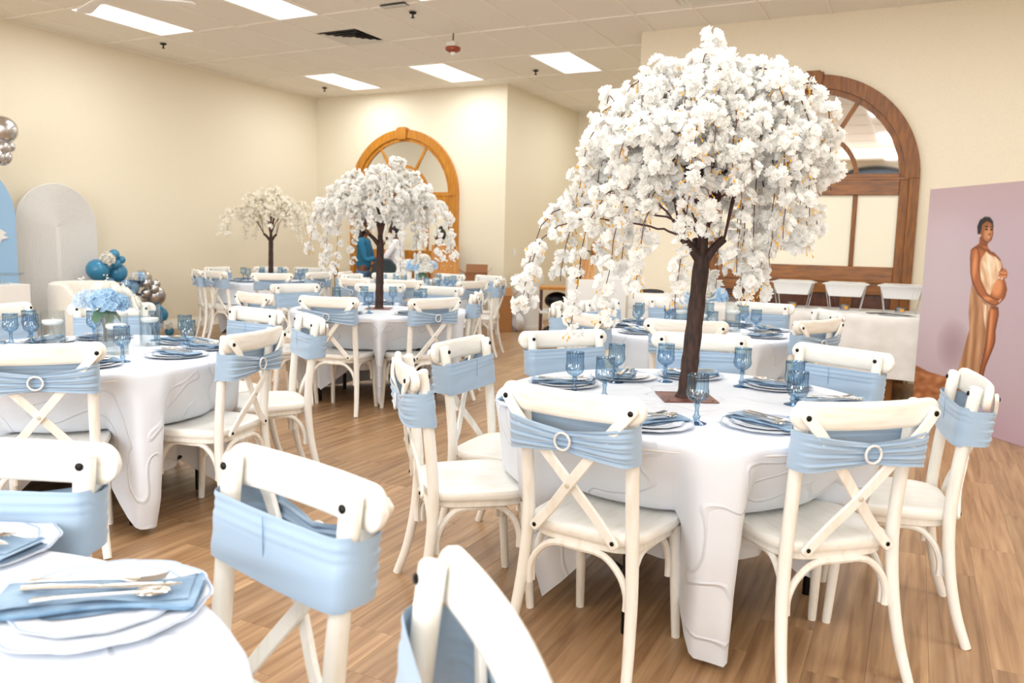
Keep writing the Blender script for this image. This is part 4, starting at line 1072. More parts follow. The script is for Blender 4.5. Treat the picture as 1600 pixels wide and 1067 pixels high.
S1 = [(-0.66, -0.05, 0.68, 0.36), (-0.64, 0.05, 0.74, 0.48), (-0.47, -0.12, 0.80, 0.27), (-0.50, 0.08, 0.86, 0.44), (-0.46, 0.02, 1.12, 0.66), (-0.36, -0.2, 0.85, 0.32), (-0.26, -0.25, 0.80, 0.40),
      (-0.12, -0.30, 0.80, 0.36), (-0.43, 0.12, 1.06, 0.80), (-0.33, -0.05, 1.20, 0.92), (-0.2, -0.02, 1.24, 1.02),
      (0.16, -0.16, 0.82, 0.40), (0.12, -0.24, 0.98, 0.50), (0.20, -0.18, 0.95, 0.42), (0.27, -0.2, 1.0, 0.52), (0.35, -0.1, 0.95, 0.58), (0.33, 0.06, 0.90, 0.38), (0.44, -0.15, 1.1, 0.60), (0.52, 0.0, 1.12, 0.62),
      (0.54, -0.12, 1.18, 0.80), (0.50, 0.1, 1.2, 0.66), (0.40, -0.25, 1.12, 0.70), (0.28, -0.3, 1.15, 0.62), (0.10, -0.3, 1.12, 0.72), (-0.02, -0.26, 1.05, 0.62), (0.52, 0.12, 1.22, 0.95)]
S1 = [(a if a < 0 else a * 0.86, b, c, d) for a, b, c, d in S1]
S1 += ring_strands(rd, 12, 0.32, 0.43, 1.02, 1.16, 0.70, 0.90)
S1 += ring_strands(rd, 11, 0.18, 0.34, 1.12, 1.22, 0.85, 1.0)
S1 += [(-0.10, -0.05, 1.27, 1.10), (0.12, -0.03, 1.27, 1.06), (0.03, 0.06, 1.32, 1.16), (0.0, -0.10, 1.25, 1.08)]
S1 += ring_strands(rd, 8, 0.32, 0.44, 0.95, 1.1, 0.40, 0.62, 0.3, 2.6)
tree((TABLES['T1'][0] + 0.005, TABLES['T1'][1], ZT), CAMYAW, 5, S1,
     [(0.11, 0.02, 0.92, 0.39, 0.38, 0.29, 200), (-0.16, 0.0, 0.93, 0.27, 0.30, 0.22, 80), (0.02, 0.0, 1.18, 0.13, 0.13, 0.12, 16), (0.03, 0.0, 1.345, 0.02, 0.02, 0.02, 2)],
     'tall white blossom tree with brown trunk on the nearest table, largest in view')
rd = random.Random(33)
S4 = [(-0.58, -0.05, 0.88, 0.44), (-0.50, 0.1, 0.98, 0.36), (-0.42, -0.15, 0.95, 0.40), (-0.60, 0.12, 0.92, 0.60), (-0.33, -0.2, 0.92, 0.30), (-0.25, 0.1, 0.9, 0.36), (0.62, -0.05, 0.86, 0.42), (0.52, -0.15, 0.98, 0.46), (0.60, 0.1, 0.90, 0.52), (0.4, -0.2, 0.98, 0.50),
      (0.22, -0.28, 0.9, 0.32), (0.3, 0.12, 0.95, 0.4), (-0.16, -0.3, 0.95, 0.62), (-0.05, 0.02, 1.16, 1.0), (0.16, 0.0, 1.24, 1.08), (0.22, 0.04, 1.2, 1.0), (-0.1, -0.25, 1.05, 0.7), (0.12, -0.3, 1.0, 0.55)]
S4 += ring_strands(rd, 14, 0.30, 0.46, 1.0, 1.16, 0.62, 0.84) + ring_strands(rd, 9, 0.14, 0.30, 1.06, 1.16, 0.82, 0.98)
tree((TABLES['T4'][0] - 0.02, TABLES['T4'][1] + 0.02, ZT), CAMYAW, 6, S4, [(0.10, 0.0, 0.86, 0.42, 0.40, 0.27, 100), (-0.25, 0.0, 0.82, 0.25, 0.28, 0.20, 22)],
     'white blossom tree with slim dark trunk on the middle table', lean=(0.01, 0), max_parts=260)
rd = random.Random(44)
S5 = ring_strands(rd, 12, 0.42, 0.64, 0.92, 1.06, 0.50, 0.80) + ring_strands(rd, 12, 0.25, 0.42, 1.02, 1.16, 0.7, 0.9) + ring_strands(rd, 8, 0.1, 0.22, 1.1, 1.24, 0.86, 1.0)
tree((TABLES['T5'][0] - 0.12, TABLES['T5'][1] + 0.08, ZT), CAMYAW, 8, S5, [(0.0, 0.0, 0.92, 0.46, 0.42, 0.22, 90)],
     'smallest looking ivory blossom tree on the farthest table by the left wall', near=False, lean=(0.01, 0), max_parts=150)

# ------------------------------------------------------------------ left wall: arches, balloons, chair, pedestal
M_barch = mat('blue_backdrop', rgb(150, 186, 218), 0.6)
M_ribbed = mat('white_ribbed_panel', rgb(228, 225, 220), 0.6)
def yz_arch(yc, hw, zs, n=40): return [(yc + hw, 0.0)] + [(yc + hw * cos(pi * k / n), zs + hw * sin(pi * k / n)) for k in range(n + 1)] + [(yc - hw, 0.0)]
t = thing('ribbed_arch_panel', 'white arched backdrop panel with concentric ribs against the left wall', 'backdrop panel', (-9.27, 6.295, 0))
hw, zs = 0.515, 1.405
MB().prism(yz_arch(0, hw, zs), -0.03, 0.0, 'x').build('board', M_ribbed, t, ang=30)
nr = 26
for k in range(nr):
    q = hw - 0.008 - k * (hw - 0.02) / nr
    P = [(0.002, q, 0.01)] + [(0.002, q * cos(pi * i / 20), zs + q * sin(pi * i / 20)) for i in range(21)] + [(0.002, -q, 0.01)]
    MB().tube(P, 0.0085, 6).build('rib', M_ribbed, t, fixn=False)
t = thing('blue_arch_backdrop', 'tall pale blue arched backdrop cut by the left edge', 'backdrop panel', (-8.98, 5.00, 0))
MB().prism(yz_arch(0, 0.61, 1.50), -0.06, 0.0, 'x').build('board', M_barch, t, ang=30)
m = MB(); m.prism([(0.30, 1.30), (0.44, 1.36), (0.50, 1.32), (0.46, 1.30), (0.52, 1.27), (0.44, 1.25), (0.36, 1.10), (0.28, 1.14), (0.20, 1.2)], 0.0, 0.012, 'x')
tag(m.build('bow_cutout', M_ribbed, t), 'white cutout ornament')

M_teal = mat('teal_balloon', rgb(58, 132, 170), 0.2)
M_dusty = mat('dusty_blue_balloon', rgb(128, 166, 198), 0.2)
M_chrome = mat('chrome_balloon', rgb(204, 202, 202), 0.28, 1.0)
def balloon_mesh(m_, seed):
    pr = []
    for i in range(15):
        a = pi * i / 14; z = -cos(a); r = sin(a) * (1 + 0.07 * z) * 0.96; pr.append((max(r, 0.001), z))
    mb = MB(); mb.lathe([(0.10, -1.13), (0.05, -1.06), (0.04, -1.0)] + pr[1:], 22); return mb.data('balloon', m_, ang=180)
BM = {'teal': (balloon_mesh(M_teal, 1), 'teal balloon'), 'dusty': (balloon_mesh(M_dusty, 2), 'dusty blue balloon'), 'silver': (balloon_mesh(M_chrome, 3), 'chrome silver balloon')}
BL = [('teal', 6.588, 0.889, 0.123), ('teal', 6.883, 0.852, 0.111), ('teal', 6.752, 1.083, 0.059), ('teal', 6.858, 1.017, 0.043), ('teal', 6.78, 0.971, 0.055), ('dusty', 7.047, 0.662, 0.095), ('dusty', 6.906, 0.701, 0.06), ('dusty', 6.981, 0.586, 0.061),
      ('dusty', 6.754, 0.72, 0.07), ('dusty', 6.872, 0.631, 0.05), ('silver', 7.239, 0.766, 0.106), ('silver', 7.193, 0.712, 0.055), ('silver', 7.315, 0.639, 0.06), ('silver', 7.347, 0.70, 0.053), ('silver', 7.207, 0.584, 0.057),
      ('silver', 7.423, 0.533, 0.133), ('silver', 7.118, 0.474, 0.111), ('teal', 7.467, 0.276, 0.10), ('teal', 7.394, 0.364, 0.055), ('teal', 7.347, 0.107, 0.10), ('teal', 7.544, 0.06, 0.055), ('dusty', 7.1, 0.30, 0.1), ('teal', 6.9, 0.45, 0.11), ('dusty', 6.6, 0.55, 0.12)]
t = thing('balloon_garland', 'garland of teal, dusty blue and chrome balloons with flowers by the ribbed arch', 'balloons', (-8.95, 7.0, 0))
rd = random.Random(2)
for (c, y, z, r) in BL:
    me, lb = BM[c]; dx = 0.06 if r < 0.07 else -0.04
    tag(inst('balloon', me, t, (dx + rd.uniform(-.02, .02), y - 7.0, z), (rd.uniform(-.7, .7), rd.uniform(0.2, 0.9), 0), (r * 1.12, r * 1.12, r * 1.14)), lb)
for (y, z, R, mm, lb) in [(6.66, 1.03, 0.075, M_rose, 'white hydrangea head'), (7.10, 0.795, 0.06, M_hyd, 'blue hydrangea head'), (7.02, 0.80, 0.05, M_rose, 'white hydrangea head'), (7.50, 0.14, 0.065, M_rose, 'white hydrangea head')]:
    h_ = hydrangea('hydrangea_head', mm, t, (0.07, y - 7.0, z), R, rd, 90, R * 0.26, 1.0); tag(h_, lb)
t = thing('balloon_cluster', 'chrome silver balloons on top of the blue arch, top left', 'balloons', (-8.9, 5.5, 2.3))
for (y, z, r) in [(5.46, 2.414, 0.155), (5.45, 2.23, 0.085), (5.54, 2.25, 0.06), (5.47, 2.13, 0.09), (5.36, 2.12, 0.10), (5.26, 2.30, 0.14)]:
    inst('balloon', BM['silver'][0], t, (rd.uniform(-.03, .03), y - 5.5, z - 2.3), (rd.uniform(-.5, .5), rd.uniform(1.0, 1.5), 0), (r, r, r * 1.1))

# upholstered barrel chair
M_boucle = mat('ivory_upholstery', rgb(236, 231, 220), 0.85, sheen=0.3)
noisy(M_boucle, rgb(228, 222, 210), rgb(242, 238, 228), (1, 1, 1), 120, 3, 0.4, bdist=0.006)
t = thing('barrel_armchair', 'ivory upholstered barrel armchair before the ribbed arch', 'armchair', (-8.25, 5.93, 0), 0.15)
m = MB(); nA = 36; vs = []; fs = []
pr = [(0.0, 0.20), (0.0, 0.72), (-0.012, 0.78), (-0.05, 0.80), (-0.09, 0.785), (-0.105, 0.74), (-0.11, 0.20)]
for i in range(nA):
    a = radians(62 + 236 * i / (nA - 1)); e = abs(2 * i / (nA - 1) - 1); dip = 0.14 * smooth((e - 0.80) / 0.2)
    for (q, z) in pr:
        R = 0.40 + q; vs.append((R * cos(a), R * sin(a) * 1.0, z - dip * (z > 0.5)))
k = len(pr)
for i in range(nA - 1):
    for j in range(k): fs.append((i * k + j, i * k + (j + 1) % k, (i + 1) * k + (j + 1) % k, (i + 1) * k + j))
fs += [tuple(range(k)), tuple((nA - 1) * k + j for j in range(k))[::-1]]
m.add(vs, fs).build('backrest', M_boucle, t)
MB().lathe([(0.001, 0.16), (0.29, 0.16), (0.31, 0.2), (0.31, 0.36), (0.28, 0.40), (0.001, 0.405)], 32).build('seat_cushion', M_boucle, t)
for a in (40, 140, 220, 320): MB().tube([(0.3 * cos(radians(a)), 0.3 * sin(radians(a)), 0.18), (0.32 * cos(radians(a)), 0.32 * sin(radians(a)), 0)], [0.022, 0.014], 10).build('leg', M_oakd, t)
# pedestal and cake stand
t = tag(MB().b2((-8.35, 4.70, 0), (-8.02, 5.125, 0.815)).build('display_pedestal', M_white, bev=0.004), 'square white display pedestal at the left edge', 'pedestal')
t = thing('cake_stand', 'clear glass cake stand on the white pedestal', 'cake stand', (-8.15, 4.93, 0.816))
MB().lathe([(0.06, 0.0), (0.055, 0.006), (0.02, 0.02), (0.013, 0.05), (0.02, 0.085), (0.03, 0.095)], 24).build('stem', M_clear, t)
MB().lathe([(0.001, 0.095), (0.17, 0.10), (0.19, 0.112), (0.195, 0.112), (0.175, 0.092), (0.001, 0.088)], 40, mod=lambda th, z: 1 + 0.012 * cos(16 * th)).build('dish', M_clear, t)
# small folding easel table near the far left wall
t = thing('small_rack', 'small brown and white holder on thin legs behind the far tables', 'rack', (-8.45, 10.35, 0))
MB().b2((-0.13, -0.05, 0.74), (0.13, 0.05, 0.76)).build('shelf', M_oak, t)
MB().b2((-0.12, -0.05, 0.76), (0.07, 0.04, 0.88)).build('tray', M_white, t, bev=0.005)
MB().b2((0.08, -0.05, 0.76), (0.12, 0.05, 0.96)).build('side_board', M_oak, t, bev=0.004)
for a in (-0.12, 0.12):
    for b in (-0.045, 0.045): MB().tube([(a, b, 0), (a, b, 0.74)], 0.006, 6).build('leg', M_bolt, t)

# ------------------------------------------------------------------ recess and far objects
M_plas = mat('white_plastic', rgb(232, 232, 230), 0.3)
def bin_(x, y, r, h, label):
    t = thing('trash_bin', label, 'trash bin', (x, y, 0), 0, 'white trash bins')
    MB().lathe([(0.001, 0.0), (r * 1.02, 0.0), (r * 1.03, 0.03), (r * 1.02, 0.06)], 36).build('base_ring', M_plas, t)
    MB().lathe([(r * 0.97, 0.06), (r * 0.98, h * 0.8), (r * 0.98, h * 0.81)], 36).build('body', M_plas, t)
    MB().lathe([(r * 0.99, h * 0.81), (r, h * 0.82), (r, h * 0.94), (r * 0.95, h * 0.985), (r * 0.6, h), (r * 0.52, h * 0.99), (r * 0.5, h * 0.93)], 36).build('lid', M_plas, t)
    o = MB().lathe([(0.001, 0.004), (r * 0.50, 0.004), (r * 0.52, -0.02)], 30).build('opening', M_dark, t); o.location = (0, 0, h + 0.008); o.rotation_euler = (0.13, 0, 0.35)  # dark disc tilted above the lid, standing in for the shade inside the hole
bin_(-5.43, 11.45, 0.245, 0.86, 'white cylindrical trash bin at the recess corner')
bin_(-2.46, 8.20, 0.245, 0.86, 'white trash bin with dark round opening behind the nearest tree')
M_card = mat('cardboard', rgb(176, 122, 72), 0.75)
M_card2 = mat('cardboard_dark', rgb(140, 92, 54), 0.75)
def carton(name, label, c, d, rz, flaps=True, m_=None):
    m_ = m_ or M_card; t = thing(name, label, 'box', c, rz, 'cardboard boxes'); x, y, z = d[0] / 2, d[1] / 2, d[2]; w = 0.006
    for nm, a, b in [('side', (-x, -y, 0), (-x + w, y, z)), ('side', (x - w, -y, 0), (x, y, z)), ('side', (-x, -y, 0), (x, -y + w, z)), ('side', (-x, y - w, 0), (x, y, z)), ('bottom', (-x, -y, 0), (x, y, w))]:
        MB().b2(a, b).build(nm, m_, t)
    if flaps:
        for s, ang in ((-1, 0.5), (1, 0.8)):
            f = MB().b2((0, -y, 0), (y * 0.9, y, 0.004)).build('flap', m_, t); f.location = (s * x, 0, z); f.rotation_euler = (0, -ang if s > 0 else pi + ang, 0)
        f = MB().b2((-x, 0, 0), (x, y * 1.1, 0.004)).build('flap', m_, t); f.location = (0, y, z); f.rotation_euler = (1.0, 0, 0)
    return t
carton('cardboard_box', 'tall cardboard box on the floor by the far aisle', (-5.60, 10.88, 0), (0.30, 0.28, 0.52), 0.5)
MB_l = tag(MB().box((0, 0, 0), (0.06, 0.002, 0.05)).build('shipping_label', M_white), 'small white label stuck on the tall cardboard box', 'label')
MB_l.location = (-5.456, 10.82, 0.30); MB_l.rotation_euler = (0, 0, 0.5)
t = thing('side_table', 'white topped table carrying an open cardboard box near the far wall', 'table', (-5.95, 10.28, 0), 0.45)
MB().b2((-0.45, -0.25, 0.74), (0.45, 0.25, 0.765)).build('tabletop', M_white, t, bev=0.004)
for a in (-0.4, 0.4):
    for b in (-0.2, 0.2): MB().tube([(a, b, 0), (a, b, 0.74)], 0.014, 8).build('leg', M_tbar, t)
carton('cardboard_box', 'open cardboard box with raised flaps on the side table', (-5.76, 10.34, 0.766), (0.32, 0.26, 0.12), 0.45, m_=M_card2)
M_bag = mat('thin_plastic_bag', rgb(226, 226, 230), 0.35)
m = MB(); rd = random.Random(4)
m.grid(lambda u, v: tuple((0.12 * sin(max(pi * v, 0.02)) ** 0.7 * (1 - 0.35 * v) * (1 + 0.16 * sin(5 * 2 * pi * u + 3 * v) + 0.1 * sin(17 * u + 9 * v))) * f(2 * pi * u) for f in (cos, sin)) + (0.30 * v,), 28, 12, True)
o = m.build('plastic_bag', M_bag, ang=180); o.location = (-5.36, 10.95, 0.0); tag(o, 'crumpled clear white plastic bag beside the tall cardboard box', 'bag')
o = MB().ball((0, 0, 0), 0.035, 10, 7, (1.3, 0.8, 0.6)).build('orange_wrapper', M_orange); o.location = (-5.39, 10.93, 0.31); tag(o, 'orange wrapper on top of the plastic bag', 'wrapper')

# cabinet with a paper bag, shelf table, rack
t = thing('white_cabinet', 'white cabinet with beige side behind the nearest tree', 'cabinet', (-3.42, 9.12, 0), CAMYAW)
M_cabs = mat('beige_side', rgb(206, 190, 160), 0.6)
MB().b2((-0.36, -0.2, 0), (0.33, 0.2, 0.93)).build('body', M_white, t, bev=0.004)
MB().b2((0.331, -0.2, 0), (0.345, 0.2, 0.93)).build('side_panel', M_cabs, t)
o = MB().box((0, 0, 0.05), (0.28, 0.2, 0.10)).build('white_box', M_white, bev=0.004); o.location = (-3.22, 9.15, 0.931); o.rotation_euler = (0, 0, CAMYAW); tag(o, 'small white box on the white cabinet', 'box')
o = MB().box((0, 0, 0.12), (0.12, 0.16, 0.24)).build('white_carton', M_white, bev=0.004); o.location = (-3.12, 9.32, 0.931); o.rotation_euler = (0, 0, CAMYAW); tag(o, 'upright white carton at the right end of the white cabinet', 'box')
M_kraft = mat('kraft_paper', rgb(206, 150, 96), 0.6); noisy(M_kraft, rgb(184, 122, 70), rgb(226, 178, 124), (26, 26, 1), 3, 2)
t = thing('gift_bag', 'brown striped paper gift bag with black handles on the white cabinet', 'bag', (-3.50, 9.00, 0.931), CAMYAW + 0.2)
m = MB(); a_, b_ = 0.075, 0.045
m.add([(-a_, -b_, 0), (a_, -b_, 0), (a_, b_, 0), (-a_, b_, 0), (-a_ * 1.1, -b_ * 1.15, 0.23), (a_ * 1.1, -b_ * 1.15, 0.23), (a_ * 1.1, b_ * 1.15, 0.23), (-a_ * 1.1, b_ * 1.15, 0.23)], [(0, 1, 5, 4), (1, 2, 6, 5), (2, 3, 7, 6), (3, 0, 4, 7), (0, 3, 2, 1)])
m.build('bag_body', M_kraft, t)
tag(MB().b2((-0.05, -0.03, 0.17), (0.05, 0.03, 0.225)).build('tissue', M_teal, t), 'blue tissue')
for s in (-1, 1): MB().tube(bez([(-0.04, s * 0.05, 0.22), (-0.045, s * 0.05, 0.30), (0, s * 0.05, 0.335), (0.045, s * 0.05, 0.30), (0.04, s * 0.05, 0.22)], 4), 0.005, 6).build('handle', M_bolt, t)
o = MB().box((0, 0, 0.05), (0.10, 0.14, 0.10)).build('black_box', M_bolt, bev=0.006); o.location = (-3.64, 8.99, 0.931); o.rotation_euler = (0, 0, CAMYAW); tag(o, 'small black box left of the gift bag on the cabinet', 'box')
t = thing('clothes_rack', 'white metal rack standing behind the cabinet in the recess', 'rack', (-3.95, 10.2, 0), CAMYAW)
for a in (-0.04, 0.56):
    MB().tube([(a, 0, 0), (a, 0, 1.62)], 0.018, 8).build('post', M_white, t)
    MB().tube([(a, -0.22, 0.02), (a, 0.22, 0.02)], 0.016, 8).build('foot', M_white, t)
MB().tube([(-0.16, 0, 1.62), (0.66, 0, 1.62)], 0.018, 8).build('top_bar', M_white, t)
m = MB(); m.prism([(0.02, 1.08), (0.17, 1.08), (0.17, 1.33), (0.13, 1.40), (0.06, 1.40), (0.02, 1.33)], -0.04, 0.04, 'y'); o = m.build('paper_garment_bag', M_card, t, bev=0.02); tag(o, 'brown paper bag')
t = thing('bench_shelf', 'low wooden stand with white shelves and black bags below, in the recess', 'stand', (-4.40, 10.15, 0), CAMYAW)
MB().b2((-0.22, -0.2, 0.72), (0.28, 0.2, 0.76)).build('top', M_oak2, t, bev=0.004)
MB().b2((-0.22, -0.2, 0.40), (0.28, 0.2, 0.44)).build('shelf', M_white, t, bev=0.004)
for a in (-0.2, 0.26):
    for b in (-0.18, 0.18): MB().b2((a - 0.015, b - 0.015, 0), (a + 0.015, b + 0.015, 0.72)).build('leg', M_oakd, t)
for k, (z, sx) in enumerate(((0.445, 0.17), (0.0, 0.2))):
    o = MB().ball((0, 0, 0), 1, 18, 10, (sx, 0.14, 0.12)).build('black_bag', M_bolt, ang=180); o.location = (-4.38, 10.15, z + 0.121); o.rotation_euler = (0, 0, CAMYAW)
    tag(o, ('black bag on the white shelf of the recess stand', 'black bag on the floor under the recess stand')[k], 'bag')

# ------------------------------------------------------------------ buffet
BX0, BX1, BY0, BY1, BZ = -2.35, 0.16, 7.86, 8.78, 0.765
t = thing('buffet_table', 'long buffet table with brown wooden legs under white linen', 'table', ((BX0 + BX1) / 2, (BY0 + BY1) / 2, 0))
wx, wy = (BX1 - BX0) / 2, (BY1 - BY0) / 2
MB().b2((-wx + 0.02, -wy + 0.02, 0.72), (wx - 0.02, wy - 0.02, 0.755)).build('tabletop', M_oak, t)
for a in (-wx + 0.2, -0.3, wx - 0.33):
    for b in (-wy + 0.08, wy - 0.08): MB().b2((a - 0.05, b - 0.03, 0), (a + 0.05, b + 0.03, 0.72)).build('leg', M_oak, t, bev=0.004)
m = MB(); nx, nz = 90, 12
path = []   # front hem -> top front edge -> back edge -> back hem
fz = [0.20 + (BZ - 0.012 - 0.20) * k / nz for k in range(nz + 1)]
prof = [(BY0 - 0.006, z) for z in fz] + [(BY0, BZ), (BY0 + 0.3, BZ + 0.001), (BY1 - 0.3, BZ + 0.001), (BY1, BZ), (BY1 + 0.006, BZ - 0.015), (BY1 + 0.01, 0.3)]
def bf(u, v):
    j = min(int(round(v * (len(prof) - 1))), len(prof) - 1); y, z = prof[j]; x = BX0 - 0.006 + (BX1 - BX0 + 0.012) * u
    if j <= nz:
        k = (1 - j / nz); y -= k * (0.012 + 0.012 * sin(u * 19) + 0.006 * sin(u * 47 + 1)) + 0.0035 * exp_(-((z - 0.52) / 0.008) ** 2); z += k * 0.012 * sin(u * 9)
        for c in (0.1, 0.3, 0.5, 0.66, 0.74, 0.9): y -= 0.005 * exp_(-((u - c) / 0.006) ** 2)
    return (x, y, z)
def exp_(a): return math.exp(max(a, -50))
m.grid(bf, nx, len(prof))
for sx, X in ((-1, BX0 - 0.008), (1, BX1 + 0.008)):
    m.grid(lambda u, v: (X + sx * 0.01 * (1 - v) * (1 + sin(u * 14)), BY0 - 0.008 + (BY1 - BY0 + 0.016) * u, 0.20 + (BZ - 0.20) * v), 24, 8)
tag(m.build('buffet_cloth', M_linen, ang=60, fixn=False), 'creased white linen over the buffet table, ending above the floor', 'tablecloth')
M_foil = mat('aluminium_foil', rgb(236, 236, 236), 0.35, 0.25)
M_wire = mat('chrome_wire', rgb(196, 196, 196), 0.3, 0.9)
M_fuel = mat('fuel_can', rgb(120, 122, 124), 0.35, 0.6)
M_fuelo = mat('orange_label', rgb(214, 150, 40), 0.5)
def chafer(x, y, label):
    t = thing('chafing_dish', label, 'chafing dish', (x, y, BZ + 0.002), 0, 'foil chafing dishes on the buffet')
    def ring(sx, sy, z): return [(-sx, -sy, z), (sx, -sy, z), (sx, sy, z), (-sx, sy, z)]
    r = MB(); z0, z1 = 0.135, 0.255
    vs = ring(0.145, 0.105, z0) + ring(0.185, 0.13, z1) + ring(0.205, 0.15, z1 + 0.002) + ring(0.205, 0.15, z1 - 0.004)
    r.add(vs, [(3, 2, 1, 0)] + [(a + i, a + (i + 1) % 4, a + 4 + (i + 1) % 4, a + 4 + i) for a in (0, 4, 8) for i in range(4)]); r.build('foil_pan', M_foil, t, ang=20, bev=0.006, seg=2)
    fl = MB()
    for k in range(17):
        X = -0.14 + 0.0175 * k; fl.tube([(X, -0.106, z0 + 0.01), (X * 1.22, -0.128, z1 - 0.005)], 0.0035, 5)
    fl.build('pan_flutes', M_foil, t)
    lid = MB(); lid.add(ring(0.19, 0.135, z1 + 0.003) + ring(0.15, 0.10, z1 + 0.016), [(0, 1, 5, 4), (1, 2, 6, 5), (2, 3, 7, 6), (3, 0, 4, 7), (4, 5, 6, 7)]); lid.build('foil_lid', M_foil, t, bev=0.003)
    for sx in (-1, 1):
        for sy in (-1, 1): MB().tube([(sx * 0.135, sy * 0.09, 0.0), (sx * 0.175, sy * 0.12, 0.23)], 0.0035, 6).build('wire_leg', M_wire, t)
        MB().tube([(sx * 0.137, -0.09, 0.012), (sx * 0.137, 0.09, 0.012)], 0.003, 6).build('cross_wire', M_wire, t)
    for sy in (-1, 1):
        MB().tube([(-0.178, sy * 0.122, 0.235), (0.178, sy * 0.122, 0.235)], 0.0035, 6).build('rim_wire', M_wire, t)
        MB().tube([(-0.137, sy * 0.09, 0.012), (0.137, sy * 0.09, 0.012)], 0.003, 6).build('cross_wire', M_wire, t)
    c = thing('fuel_can', label.replace('white foil chafing dish', 'small chafing fuel can under the dish'), 'fuel can', (x + 0.0, y - 0.01, BZ + 0.002), 0, 'fuel cans under the chafing dishes')
    MB().lathe([(0.001, 0.0), (0.042, 0.0), (0.043, 0.004), (0.043, 0.05), (0.040, 0.054), (0.001, 0.053)], 24).build('can', M_fuel, c)
    MB().b2((0.0, -0.045, 0.01), (0.035, -0.040, 0.042)).build('sticker', M_fuelo, c)
for (px, lab) in ((-0.115, 'white foil chafing dish, right one nearest the poster'), (-0.60, 'white foil chafing dish, middle one of three on the buffet'), (-1.08, 'white foil chafing dish, left one behind a hanging blossom')):
    chafer(px, 8.42, lab)
o = thing('serving_utensils', 'black serving tongs lying on the buffet before the right dish', 'utensil', (-0.20, 8.06, BZ + 0.004), -0.12)
MB().tube(bez([(-0.19, 0, 0.006), (-0.05, 0.01, 0.012), (0.06, 0.0, 0.008)], 4), 0.004, 6, ry=0.010, up=(0, 0, 1)).build('handle', M_bolt, o)
MB().tube(bez([(0.05, 0, 0.008), (0.12, -0.01, 0.008), (0.19, 0.0, 0.006)], 4), 0.003, 6, ry=0.016, up=(0, 0, 1)).build('jaw', M_bolt, o)
MB().tube(bez([(-0.16, -0.03, 0.006), (0.0, -0.02, 0.012), (0.17, -0.035, 0.006)], 4), 0.004, 6, ry=0.008, up=(0, 0, 1)).build('second_arm', M_bolt, o)
t = inst('paper_plate', PLATE2, None, (-0.13, 8.05, BZ + 0.003)); t.scale = (1.4, 0.9, 0.3); tag(t, 'flat white plate under the tongs on the buffet', 'plate')

# ------------------------------------------------------------------ standing photo banner
PB = Vector((0.052, 7.552, 0)); PD = Vector((0.582, -0.813, 0)).normalized(); PWD, PHT = 1.42, 1.855
t = thing('photo_banner', 'tall freestanding mauve photo banner of an expectant woman at right edge', 'banner', PB, atan2(PD.y, PD.x))
MB().b2((0, -0.002, 0.002), (PWD, 0.03, PHT)).build('panel', M_ribbed, t)
MB().b2((0.3, 0.03, 0.0), (0.36, 0.36, 0.02)).build('foot', M_bolt, t)
MB().b2((1.0, 0.03, 0.0), (1.06, 0.36, 0.02)).build('foot', M_bolt, t)
